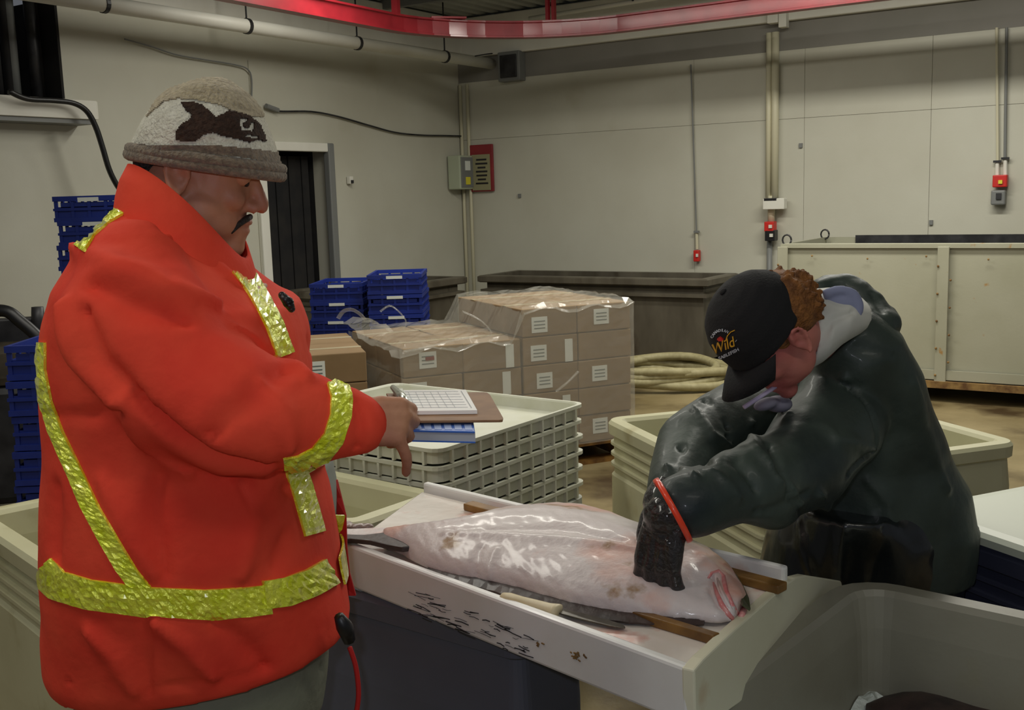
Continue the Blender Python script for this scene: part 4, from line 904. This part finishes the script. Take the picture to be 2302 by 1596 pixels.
# jacket
J = MB()
tor = [((268, 455), (515, 560), .12), ((215, 500), (560, 605), .18), ((160, 550), (600, 640), .225), ((128, 600), (642, 675), .25), ((108, 660), (672, 710), .26), ((97, 740), (688, 770), .265), ((92, 850), (700, 860), .265), ((88, 1000), (712, 1000), .265), ((87, 1130), (722, 1120), .27), ((88, 1260), (742, 1240), .275), ((89, 1380), (768, 1360), .27), ((90, 1480), (784, 1440), .255), ((96, 1560), (790, 1490), .245), ((112, 1592), (785, 1510), .235)]
J.loft([ringpx(a, b, YM, t_, 40, 2.3, fit=(.3 if i > 3 else 0)) for i, (a, b, t_) in enumerate(tor)])
J.chain([ony(300, 615, 1.60), ony(310, 720, YS+.0), ony(400, 855, YS-.03), ony(525, 925, YS-.05), ony(600, 945, YS-.04), ony(690, 945, YS-.02), ony(775, 948, YS+.0), ony(805, 952, YS+.0)], [.085, .108, .100, .094, .084, .070, .055, .048], 28)
J.chain([ony(300, 640, YM+.17), ony(320, 760, YM+.24), ony(330, 1000, YM+.27), ony(425, 1215, YM+.24)], [.09, .10, .085, .06], 22)
fold1 = [([(170, 560), (260, 600), (370, 650), (480, 690)], .010, .022), ([(200, 640), (300, 690), (420, 720)], -.009, .02), ([(150, 690), (180, 800), (260, 900)], .010, .022), ([(190, 700), (230, 810), (310, 890)], -.008, .016),
  ([(300, 895), (400, 990), (520, 1050), (600, 1062)], -.016, .016), ([(280, 900), (330, 1000), (420, 1060)], .008, .02), ([(620, 1055), (650, 1100)], -.006, .016), ([(470, 980), (560, 900), (640, 830)], -.007, .02), ([(590, 860), (640, 930), (650, 1010)], .006, .018),
  ([(520, 740), (600, 790), (690, 850)], .007, .02), ([(800, 900), (815, 950), (805, 1010)], -.005, .010), ([(690, 770), (705, 835)], -.006, .018), ([(100, 930), (200, 935), (280, 925)], -.005, .012),
  ([(360, 1070), (350, 1180), (370, 1290)], -.007, .02), ([(520, 1090), (560, 1180), (540, 1290)], .008, .025), ([(640, 1210), (620, 1270)], -.006, .02), ([(230, 1080), (280, 1180), (350, 1290)], .006, .02),
  ([(350, 1400), (420, 1450), (480, 1520)], .009, .018), ([(480, 1400), (540, 1440), (600, 1500)], -.007, .018), ([(200, 1420), (260, 1480), (300, 1550)], .008, .02), ([(120, 1100), (130, 1250)], -.006, .02), ([(330, 1395), (335, 1560)], -.004, .008),
  ([(150, 1535), (400, 1540), (600, 1505), (760, 1450)], -.004, .007), ([(300, 470), (380, 520), (500, 590)], -.006, .012), ([(350, 480), (450, 560), (540, 640)], .007, .014)]
jm = fuse(J, .0075, 4, folds(fold1, .0022, 9, 1.7)); JB = bvh_of(jm); jack = place(jm, 'jacket', org_m, P1)
# collar
def band(top, botm, th, name, mat, par, sub=1):
    n = len(top[0]); mb = MB(); c_t = sum((p for p in top[0]), V())/n
    rings = botm+top
    outer = rings; inner = [[p+(sum(r, V())/n-p).normalized()*th for p in r] for r in rings[::-1]]
    mb.loft(outer+inner+[outer[0]], cap=False); return mb.build(name, mat, par, True)
cb = [ringpx((252, 480), (580, 660), YM, .135, 36, 2.2, lift=.0), ringpx((258, 440), (576, 625), YM, .122, 36, 2.2, lift=.015)]; ct = [ringpx((268, 405), (570, 606), YM, .108, 36, 2.2, lift=.03), ringpx((286, 374), (562, 585), YM, .098, 36, 2.2, lift=.042)]
band(ct, cb, .006, 'collar', org_m, P1)
# collar flap fold (darker inner face turned out)
# reflective tapes
mt = dict(mat=lime_m, parent=P1)
strip(JB, [(180, 560), (205, 520), (240, 490), (278, 468)], 26, 'shoulder_tape', lime_m, P1, Yd=YM)
strip(JB, [(96, 770), (93, 830), (104, 900), (128, 970), (165, 1050), (205, 1140), (250, 1220), (285, 1280), (315, 1318)], lambda u: 16+34*u**.7, 'back_tape', lime_m, P1, Yd=YM, vertical=(1, .0))
strip(JB, [(536, 600), (560, 630), (590, 680), (615, 730), (640, 798)], 38, 'chest_tape', lime_m, P1, Yd=YM-.1)
strip(JB, [(757, 856), (766, 890), (764, 935), (748, 985), (715, 1025), (675, 1046), (640, 1052)], 46, 'sleeve_tape', lime_m, P1, Yd=YS)
strip(JB, [(664, 1058), (678, 1100), (692, 1150), (706, 1200)], 46, 'front_tape', lime_m, P1, Yd=YM-.1)
strip(JB, [(93, 1278), (130, 1314), (200, 1335), (330, 1352), (460, 1358), (560, 1352), (607, 1346)], 66, 'waist_tape', lime_m, P1, Yd=YM, cross=9)
strip(JB, [(592, 1336), (640, 1330), (700, 1308), (742, 1284)], 62, 'waist_tape', lime_m, P1, Yd=YM, off=.007)
# far side of the waist tape (back view)
mb = MB(); Q = []
for k in range(40):
    a = PI*(k/39); dirn = V((math.cos(a), math.sin(a), 0)); c0 = V((hipx.x, YM, 0)); zc_ = ony(93, 1290, YM).z*(.5-.5*math.cos(a))+ony(745, 1285, YM).z*(.5+.5*math.cos(a))
    for dz in (-.024, 0, .024):
        r = JB.ray_cast(c0+dirn*1.0+V((0, 0, zc_+dz)), -dirn); q = r[0] if r[0] is not None else c0+dirn*.25; Q.append(q+dirn*.004)
fs = [(i*3+j, i*3+j+1, (i+1)*3+j+1, (i+1)*3+j) for i in range(39) for j in range(2)]; o = MB().add(Q, fs).build('waist_tape', lime_m, P1); s_ = o.modifiers.new('s', 'SOLIDIFY'); s_.thickness = .004
# snap pocket detail and dark snaps on the front edge
MB().chain([ony(634, 664, YM-.12), ony(648, 680, YM-.12), ony(655, 694, YM-.12)], [.006, .009, .006], 8).build('zip_pull', boot_m, P1, True)
# shirt showing in the jacket opening, and the far front flap with its tape and snap
mb = MB(); mb.loft([ringpx((640, 1020), (745, 1035), YM+.10, .10), ringpx((650, 1100), (758, 1100), YM+.10, .12), ringpx((660, 1180), (758, 1180), YM+.10, .12), ringpx((670, 1270), (752, 1270), YM+.10, .1)]); place(fuse(mb, .008, 3), 'shirt', shirt_m, P1)
def ribbon(cols, Y, th, name, mat, n=2):
    """thin hanging cloth strip from left/right pixel pairs"""
    a = [ony(x0, y, Y+.02*math.sin(i)) for i, (x0, x1, y) in enumerate(cols)]; b = [ony(x1, y, Y+.02*math.sin(i+1)) for i, (x0, x1, y) in enumerate(cols)]
    m_ = len(a); vs = a+b+[p+V((0, th, 0)) for p in a]+[p+V((0, th, 0)) for p in b]; fs = []
    for i in range(m_-1): fs += [(i, i+1, m_+i+1, m_+i), (2*m_+i, 3*m_+i, 3*m_+i+1, 2*m_+i+1), (i, 2*m_+i, 2*m_+i+1, i+1), (m_+i, m_+i+1, 3*m_+i+1, 3*m_+i)]
    fs += [(0, m_, 3*m_, 2*m_), (m_-1, 3*m_-1, 4*m_-1, 2*m_-1)]; return MB().add(vs, fs).build(name, mat, P1, False, bevel=.002)
YF = YM+.13
ribbon([(752, 758, 1080), (753, 768, 1120), (752, 778, 1160), (748, 780, 1230), (738, 786, 1290), (745, 800, 1340), (720, 770, 1345)][:6], YF, .008, 'front_flap', orgin_m)
ribbon([(752, 778, 1158), (752, 780, 1208)], YF-.012, .006, 'flap_tape', lime_m)
ribbon([(752, 772, 1266), (756, 780, 1318)], YF-.014, .006, 'snap', boot_m)
MB().tube([ony(762, 1385, YM-.16), ony(775, 1410, YM-.15), ony(785, 1440, YM-.14)], [.008, .014, .010], 8).build('snap', boot_m, P1, True)
MB().tube(smooth_px([(786, 1455), (800, 1500), (806, 1560), (800, 1620), (806, 1680)], lambda x, y: ony(x, y, YM-.02)), .0045, 8).build('drawcord', orgin_m, P1, True)
# trousers and boots
mb = MB(); mb.loft([ringpx((150, 1430), (735, 1420), YM, .20, 36), ringpx((160, 1500), (735, 1500), YM, .20, 36), ringpx((175, 1600), (728, 1600), YM, .19, 36)])
for s, dx in ((-1, .045), (1, -.055)): mb.chain([V((hipx.x+dx, YM+s*.085, .80)), V((hipx.x+dx+.02, YM+s*.10, .50)), V((hipx.x+dx, YM+s*.11, .14))], [.125, .10, .08], 22)
for s, dx in ((-1, .12), (1, -.12)): mb.cap_(V((hipx.x+dx, YM+s*.06, .80)), V((hipx.x+dx*.6, YM+s*.10, .45)), .10, .085, 20)
tm = fuse(mb, .009, 4, folds([([(720, 1500), (722, 1590)], -.006, .01), ([(300, 1560), (300, 1600)], -.008, .02)], .002, 10)); place(tm, 'trousers', trou_m, P1)
for s, dx in ((-1, .045), (1, -.055)):
    mb = MB().chain([V((hipx.x+dx, YM+s*.11, .16)), V((hipx.x+dx-.02, YM+s*.12, .055)), V((hipx.x+dx+.17, YM+s*.13, .045))], [.066, .055, .045], 16); mb.box((hipx.x+dx+.07, YM+s*.125, .012), (.30, .10, .024)); place(fuse(mb, .006, 2), 'boot', boot_m, P1)
# knitted hat
hr = [((292, 352), (634, 402), .098, YM), ((286, 335), (640, 388), .112, YM), ((292, 318), (634, 362), .118, YM), ((303, 295), (622, 325), .117, YM), ((322, 265), (607, 285), .112, YM), ((348, 232), (590, 245), .102, YM), ((385, 203), (562, 213), .084, YM), ((430, 186), (530, 190), .055, YM), ((468, 177), (502, 178), .02, YM)]
mb = MB().loft([ringpx(a, b, Y, t_, 44, 2.1) for a, b, t_, Y in hr]); hm_ = fuse(mb, .0045, 4, folds([([(300, 328), (400, 338), (520, 350), (630, 378)], -.004, .007), ([(370, 222), (450, 228), (540, 245), (590, 262)], -.003, .006)], .0012, 30)); HB1 = bvh_of(hm_); hat = place(hm_, 'knitted_hat', woolw_m, P1)
def hatring(a, b, t_, r, name, mat): 
    R_ = ringpx(a, b, YM, t_, 44, 2.1); return MB().tube(R_+[R_[0]], r, 10, cap=False).build(name, mat, hat, True)
hatring((290, 347), (632, 396), .106, .010, 'rolled_brim', woolb_m); hatring((292, 334), (634, 380), .110, .009, 'rolled_brim', woolb_m)
# crown panel in tan heather wool, grey band, dark knitted motif
patch(HB1, [(330, 262), (350, 228), (380, 196), (430, 170), (485, 160), (545, 180), (600, 230), (622, 275), (600, 262), (570, 262), (540, 258), (500, 238), (450, 226), (400, 222), (370, 228)], 'crown_knit', wool_m, hat, 3.2, .0022)
patch(HB1, [(285, 322), (330, 325), (400, 326), (480, 326), (560, 334), (640, 345), (645, 378), (560, 356), (440, 342), (285, 340)], 'grey_band', woolb_m, hat, 3.2, .0022)
patch(HB1, [(408, 232), (430, 230), (455, 238), (473, 252), (484, 264), (500, 258), (515, 250), (540, 256), (560, 262), (582, 280), (593, 305), (596, 318), (575, 314), (560, 320), (530, 312), (500, 306), (478, 298), (455, 305), (440, 318), (395, 316), (395, 300), (405, 282), (428, 268), (432, 258), (418, 248)], 'knitted_motif', woold_m, hat, 3.0, .003,
      holes=([(536, 266), (556, 266), (556, 274), (546, 276), (548, 288), (558, 288), (562, 276), (570, 276), (568, 296), (540, 294)], [(552, 302), (580, 308), (578, 314), (550, 308)]))

# ---------------- clipboard, paper pad and blue book in the hand
zb = ony(1000, 943, 1.62).z
def pz(x, y, dz=0): q = onz(x, y, zb); return V((q.x, q.y, zb+dz))
CB = thing('clipboard', 'brown hardboard clipboard held over the white trays', 'clipboard', pz(1000, 915))
MB().prism([pz(868, 884), pz(1088, 881), pz(1096, 882), pz(1102, 887), pz(1131, 938), pz(1130, 943), pz(1122, 944), pz(905, 946)], (0, 0, -.004)).build('board', board_m, CB, bevel=.001)
q = [pz(882, 884, .003), pz(905, 884, .003), pz(918, 912, .003), pz(900, 915, .003)]
MB().prism(q, (0, 0, .006)).build('clip_plate', chrome_m, CB, bevel=.001); MB().tube([pz(884, 886, .012), pz(905, 912, .014), pz(916, 926, .010)], [.005, .008, .005], 10).build('clip_spring', chrome_m, CB, True); MB().prism([pz(905, 898, .008), pz(922, 922, .008), pz(918, 934, .004), pz(900, 915, .006)], (0, 0, .003)).build('clip_lever', chrome_m, CB)
PD = thing('paper_pad', 'white printed form clipped to the brown clipboard', 'paper', pz(985, 908))
MB().prism([pz(903, 885, .0005), pz(1047, 884, .0005), pz(1073, 931, .0005), pz(921, 933, .0005)], (0, 0, .006)).build('sheets', paper_m, PD)
mb = MB(); 
def pl(a, b, r=.0006): mb.tube([pz(*a, .0072), pz(*b, .0072)], r, 4)
pl((1037, 888), (1060, 926)); 
for k in range(7): u = k/6; pl((910+16*u, 890+36*u), (1030+22*u, 889+36*u), .0004)
for k in range(6): u = k/6; pl((918+100*u, 890), (934+108*u, 926), .0003)
mb.build('form_lines', M('pale_print', (176, 180, 184), .7), PD, kind='stuff')
BK = thing('blue_book', 'blue patterned notebook held under the clipboard', 'book', pz(1000, 960, -.03)); z_ = zb-.008
def bz(x, y, z): return onz(x, y, z)
a, b, c, d_ = bz(925, 967, z_), bz(1068, 970, z_), bz(1064, 946, z_), bz(918, 944, z_)
MB().prism([a, b, c, d_], (0, 0, -.003)).build('cover', bookb_m, BK, bevel=.001); MB().prism([p_+V((0, .002, -.003)) for p_ in (a, b, c, d_)], (0, 0, -.013)).build('pages', page_m, BK); MB().prism([p_+V((0, 0, -.016)) for p_ in (a, b, c, d_)], (0, 0, -.002)).build('cover', bookb_m, BK)
for k in range(6): u0 = .06+k*.158; p0 = a.lerp(b, u0); p1 = a.lerp(b, u0+.11); p2 = d_.lerp(c, u0+.11); p3 = d_.lerp(c, u0); MB().prism([p0.lerp(p3, .12), p1.lerp(p2, .12), p1.lerp(p2, .65), p0.lerp(p3, .65)], (0, 0, .0006)).build('cover_square', M('pale_blue_print', (150, 170, 216), .5), BK)

# ---------------- person 2: worker bending over the fish
YW = 2.58
P2 = thing('person', 'worker in wet dark green raincoat, black cap and gloves, bending over the halibut', 'person', V((ony(1950, 1250, YW).x, YW, 0)))
ang = math.radians(0)
Yh = 2.18
pxv = lambda dx, dy: RT*dx-UP*dy
fwd = (pxv(-.58, .81)-FW*.0).normalized(); upv = pxv(-.76, -.54)-FW*.34
T2 = basis(fwd, upv, ony(1744, 752, Yh))
b2 = MB(); head_parts(b2, T2, fat=.0, jaw=1., nose=1.)
hc2 = T2.translation
nk = ony(1900, 765, 2.52); b2.chain([hc2+V((.03, .0, -.0)), nk], [.06, .045], 20)
b2.chain([nk, ony(1930, 880, YW)], [.045, .06], 16)
b2.loft([ringpx((1810, 900), (2040, 820), YW-.06, .15), ringpx((1830, 1000), (2090, 960), YW, .16), ringpx((1820, 1120), (2140, 1120), YW, .15), ringpx((1800, 1280), (2150, 1290), YW, .16), ringpx((1810, 1400), (2130, 1400), YW, .15)])
hp = ony(1960, 1380, YW)
for s in (-1, 1):
    b2.chain([V((hp.x, YW+s*.09, .88)), V((hp.x-.03, YW+s*.10, .48)), V((hp.x, YW+s*.10, .10))], [.10, .06, .042], 16); b2.chain([V((hp.x+.02, YW+s*.10, .06)), V((hp.x-.16, YW+s*.11, .045))], [.04, .032], 12)
wN = ony(1512, 1150, 1.90); eN2 = ony(1735, 1085, 2.05); sN = ony(1890, 900, 2.48)
b2.chain([sN, eN2, wN], [.055, .042, .03], 14)
wF = ony(1490, 1130, 2.12); eF = ony(1560, 985, 2.48); sF = ony(1800, 880, 2.72); b2.chain([sF, eF, wF], [.055, .042, .03], 14)
bm2 = fuse(b2, .0045, 3, facedisp(T2)); place(bm2, 'body', skinr_m, P2)
eyes(T2, P2)
# coat
C2 = MB()
C2.loft([ringpx((1822, 800), (1955, 690), YW-.20, .10, 36), ringpx((1795, 850), (2030, 735), YW-.13, .185, 36, 2.3), ringpx((1780, 900), (2078, 820), YW-.08, .20, 36, 2.3), ringpx((1775, 960), (2112, 915), YW-.03, .20, 36, 2.3), ringpx((1770, 1040), (2145, 1010), YW, .20, 36, 2.3), ringpx((1765, 1110), (2190, 1090), YW, .20, 36), ringpx((1760, 1180), (2212, 1180), YW, .20, 36), ringpx((1755, 1230), (2216, 1230), YW, .20, 36, fit=.8), ringpx((1760, 1285), (2196, 1285), YW, .20, 36)])
C2.chain([ony(1900, 905, 2.42), ony(1870, 960, 2.34), ony(1790, 1050, 2.18), ony(1735, 1085, 2.09), ony(1660, 1095, 2.0), ony(1580, 1120, 1.94), ony(1534, 1138, 1.91)], [.115, .112, .098, .088, .072, .062, .058], 26)
C2.chain([ony(1850, 870, 2.70), ony(1720, 920, 2.62), ony(1620, 960, 2.42), ony(1555, 1000, 2.34), ony(1530, 1060, 2.24), ony(1512, 1105, 2.16)], [.11, .10, .085, .078, .07, .06], 22)
fold2 = [([(1640, 985), (1655, 1040), (1700, 1100)], -.008, .014), ([(1690, 950), (1700, 1020), (1750, 1080), (1800, 1130)], .010, .014), ([(1725, 1000), (1745, 1060), (1770, 1110)], -.010, .012), ([(1600, 1060), (1660, 1120)], .006, .012), ([(1760, 930), (1880, 990), (1960, 1010)], .008, .018), ([(1900, 860), (1960, 940), (1965, 1010), (1900, 1070)], -.009, .008), ([(1800, 840), (1900, 850)], .006, .014),
  ([(1820, 780), (1920, 780), (2010, 800)], -.004, .012), ([(1840, 1110), (1880, 1180), (1890, 1240)], .010, .014), ([(1700, 1150), (1820, 1110)], -.006, .012), ([(2050, 860), (2090, 1000), (2130, 1100)], .006, .02), ([(1560, 920), (1600, 980), (1640, 1000)], .010, .013), ([(1530, 1000), (1590, 1040)], -.010, .012), ([(1580, 900), (1640, 960)], -.009, .011), ([(1500, 1050), (1560, 1070)], .009, .011), ([(1800, 1150), (1850, 1260)], -.008, .014), ([(1950, 1080), (2000, 1130), (2010, 1200)], .007, .016)]
cm2 = fuse(C2, .0075, 4, folds(fold2, .0032, 12, 1.5)); CB2 = bvh_of(cm2); coat = place(cm2, 'raincoat', oil_m, P2)
# apron / bib trousers, dark and wet
A2_ = MB(); A2_.loft([ringpx((1762, 1120), (2000, 1120), YW-.04, .215, 32), ringpx((1728, 1200), (2120, 1200), YW-.03, .20, 32), ringpx((1705, 1290), (2170, 1290), YW-.01, .20, 32), ringpx((1690, 1380), (2165, 1380), YW, .19, 32), ringpx((1690, 1500), (2140, 1500), YW, .2, 32)])
for s in (-1, 1): A2_.chain([V((hp.x, YW+s*.09, .75)), V((hp.x-.03, YW+s*.10, .48)), V((hp.x, YW+s*.10, .14))], [.13, .10, .085], 20)
am = fuse(A2_, .009, 4, folds([([(1800, 1180), (1830, 1300)], .008, .016), ([(1900, 1180), (1890, 1300)], .008, .016), ([(1990, 1190), (1960, 1320)], -.008, .018)], .003, 10)); place(am, 'apron_trousers', oild_m, P2)
for s in (-1, 1):
    mb = MB().chain([V((hp.x, YW+s*.10, .22)), V((hp.x+.02, YW+s*.10, .055)), V((hp.x-.17, YW+s*.11, .045))], [.075, .058, .046], 16); mb.box((hp.x-.07, YW+s*.105, .012), (.30, .10, .024)); place(fuse(mb, .006, 2), 'boot', boot_m, P2)
# cuff band
def ring3(c, ax, r, rr_, name, mat, par, sq=1.0):
    ax = V(ax).normalized(); u = ax.orthogonal().normalized(); v = ax.cross(u); n = 36
    return MB().loft([[c+(u*math.cos(2*PI*k/n)+v*math.sin(2*PI*k/n))*(r+dr)+ax*dz for k in range(n)] for dr, dz in ((0, -rr_), (.005, -rr_), (.006, 0), (.005, rr_), (0, rr_), (-.004, 0), (0, -rr_))], cap=False).build(name, mat, par, True)
cA = ony(1512, 1147, 1.895); axc = (ony(1580, 1112, 1.945)-cA)
axc = V((1, .05, .50)).normalized()
ring3(cA, axc, .060, .0055, 'cuff_band', cuff_m, P2)
# gloves
G = MB(); TG = basis(V((-.22, -.16, -1)), V((-.70, -.72, .12)), ony(1500, 1160, 1.90))
G.chain([ony(1530, 1140, 1.91), ony(1502, 1160, 1.90)], [.048, .044], 18)
hand_parts(G, TG, [(.2, .5, .4), (.25, .5, .4), (.3, .5, .4), (.35, .5, .4)], left=True, sc=1.06, fat=1.28, splay=(.20, .07, -.06, -.20), thumb=(.75, .5, -.45), tcurl=.3)
gm = fuse(G, .0034, 2, folds([([(1455, 1150), (1520, 1190)], -.004, .006), ([(1450, 1180), (1500, 1220)], .004, .006)], .0012, 45)); place(gm, 'glove', glove_m, P2)
G = MB(); TG2 = basis(V((-.45, -.5, -.8)), V((-.6, .5, .2)), wF); G.chain([ony(1512, 1100, 2.15), wF], [.046, .042], 16); hand_parts(G, TG2, [(.3, .4, .3)]*4, sc=.95, fat=1.4, splay=(.05, .02, -.02, -.06), thumb=(.7, .6, -.3)); place(fuse(G, .004, 2), 'glove', glove_m, P2)
# hair around the back of the head
mb = MB(); R2 = T2.to_3x3()
mb.ell(T2@V((-.045, 0, .03)), (.080, .082, .080), R2, 20, 14); mb.ell(T2@V((-.075, 0, .015)), (.045, .06, .06), R2, 16, 10); mb.ell(T2@V((.012, .062, .028)), (.022, .016, .030), R2); mb.ell(T2@V((.012, -.062, .028)), (.022, .016, .030), R2)
for k in range(60):
    a = random.uniform(-1.2, 1.2); b_ = random.uniform(-.9, 1.1); d_ = V((-math.cos(a)*math.cos(b_), math.sin(a)*math.cos(b_), math.sin(b_))); p0 = T2@(V((-.045, 0, .03))+d_*.072); p1 = T2@(V((-.045, 0, .03))+d_*(.080+random.uniform(0, .006))+V((-.006, 0, -.004))); mb.cap_(p0, p1, .009, .006, 6)
hm2 = fuse(mb, .0045, 1); place(hm2, 'hair', hairr_m, P2)
# cap
cr = [((1732, 636), (1722, 872), .086, 2.10), ((1768, 668), (1735, 800), .070, 2.10)]
mb = MB()
def capring(u, hw, hf, hb):  # ring across the head at height u along local up
    return [T2@V(((hf if math.cos(a) > 0 else hb)*math.cos(a)+.004, hw*math.sin(a), u)) for a in (2*PI*k/36 for k in range(36))]
mb.loft([capring(.022, .084, .102, .096), capring(.030, .088, .106, .108), capring(.070, .089, .106, .108), capring(.100, .083, .098, .098), capring(.128, .068, .080, .078), capring(.146, .046, .054, .052), capring(.155, .018, .02, .02)])
cm = fuse(mb, .0042, 3, None); CapB = bvh_of(cm); cap = place(cm, 'cap', cap_m, P2)
# curved peak
top_ = []; bt = []; n = 17
for i in range(n):
    a = -1.15+2.3*i/(n-1)
    for j, (ro, dz) in enumerate(((.094, .028), (.130, .018), (.160, .006))):
        x = .02+ro*math.cos(a)*(1 if j == 0 else .96) if j else .004+.1*math.cos(a); y = (.080 if j == 0 else .078 if j == 1 else .066)*math.sin(a)/math.sin(1.15)
        z = dz-.030*(y/.08)**2*(j/2+.2); top_.append(T2@V((x, y, z)))
vs = top_; fs = [(i*3+j, i*3+j+1, (i+1)*3+j+1, (i+1)*3+j) for i in range(n-1) for j in range(2)]
o = MB().add(vs, fs).build('peak', cap_m, cap, True); s_ = o.modifiers.new('s', 'SOLIDIFY'); s_.thickness = .004; s_.offset = 0
MB().ell(T2@V((.0, 0, .157)), (.008, .008, .004), T2.to_3x3()).build('top_button', cap_m, cap, True)
# embroidered lettering
text_on(CapB, 'Wild', (1610, 794), (1657, 775), 22, 'gold_lettering', gold_m, cap, shear=.3)
text_on(CapB, 'SABLEFISH', (1619, 808), (1662, 787), 7, 'silver_lettering', silver_m, cap)
arc = 'CANADIAN'
for k, ch in enumerate(arc):
    a = math.radians(200+k*14.5); cx, cy, r = 1624, 764, 19; x = cx+r*1.05*math.cos(a); y = cy+r*math.sin(a); tx, ty = -math.sin(a), math.cos(a); hw = .8 if ch == 'I' else 2.4; text_on(CapB, ch, (x-tx*hw, y-ty*hw), (x+tx*hw, y+ty*hw), 6, 'silver_letter', silver_m, cap)
leaf = [(0, -9), (2, -5), (5, -6), (4, -1), (8, -3), (7, 0), (9, 1), (5, 4), (5, 6), (0, 5), (-5, 6), (-5, 4), (-9, 1), (-7, 0), (-8, -3), (-4, -1), (-5, -6), (-2, -5)]
patch(CapB, [(1620+x*.8, 762+y*.8) for x, y in leaf], 'red_leaf', redbox_m, cap, .9, .002)
strip(CapB, [(1632, 766), (1636, 754), (1643, 746), (1652, 742)], 1.8, 'gold_swoosh', gold_m, cap, off=.002, crinkle=0, cross=2, Yd=2.1)
# hoods
mb = MB().loft([ringpx((1812, 655), (1792, 842), 2.27, .115, 30), ringpx((1836, 650), (1826, 815), 2.28, .135, 30), ringpx((1880, 648), (1864, 775), 2.30, .135, 30), ringpx((1932, 668), (1905, 750), 2.34, .12, 30)])
place(fuse(mb, .006, 2, folds([([(1830, 790), (1870, 720), (1920, 700)], -.010, .010), ([(1815, 740), (1850, 680)], .006, .01)], .0015, 20)), 'white_hood', hoodw_m, P2)
mb = MB(); mb.tube(smooth_px([(1850, 662), (1885, 652), (1918, 660), (1932, 690), (1922, 715)], lambda x, y: ony(x, y, 2.20)), [.010]*21, 10); mb.ell(ony(1893, 683, 2.21), (.038, .02, .024)); place(fuse(mb, .005, 3), 'blue_liner', hoodb_m, P2)
mb = MB(); mb.chain([ony(x, y, Y) for x, y, Y in ((1835, 650, 2.46), (1862, 640, 2.48), (1895, 640, 2.48), (1930, 655, 2.46), (1960, 685, 2.43), (1975, 715, 2.40), (1970, 738, 2.38), (1935, 752, 2.34))], [.020, .026, .030, .032, .034, .034, .030, .024], 18)
mb.ell(ony(1940, 725, 2.46), (.08, .13, .06)); place(fuse(mb, .006, 4, folds([([(1900, 735), (1960, 720), (1985, 740)], -.008, .012), ([(1960, 660), (1985, 700)], -.006, .01)], .0015, 18)), 'coat_hood', oil_m, P2)
# cigarette held in the lips
m0 = T2@V((.095, .012, -.064)); m0 = T2@V((.084, .014, -.064)); m1 = ony(1672, 916, (m0.y-.02)); tag(MB().tube([m0, m1], .0048, 10).build('cigarette', cig_m, smooth=True), 'pale cigarette in the mouth of the bending worker', 'cigarette')
mb = MB().ell(ony(1722, 908, Yh+.02), (.028, .022, .013), Matrix.Rotation(-.3, 3, 'Y')); mb.ell(ony(1750, 908, Yh+.04), (.03, .03, .018)); place(fuse(mb, .004, 4), 'shirt_collar', M('grey_lilac_cloth', (128, 126, 142), .85), P2)
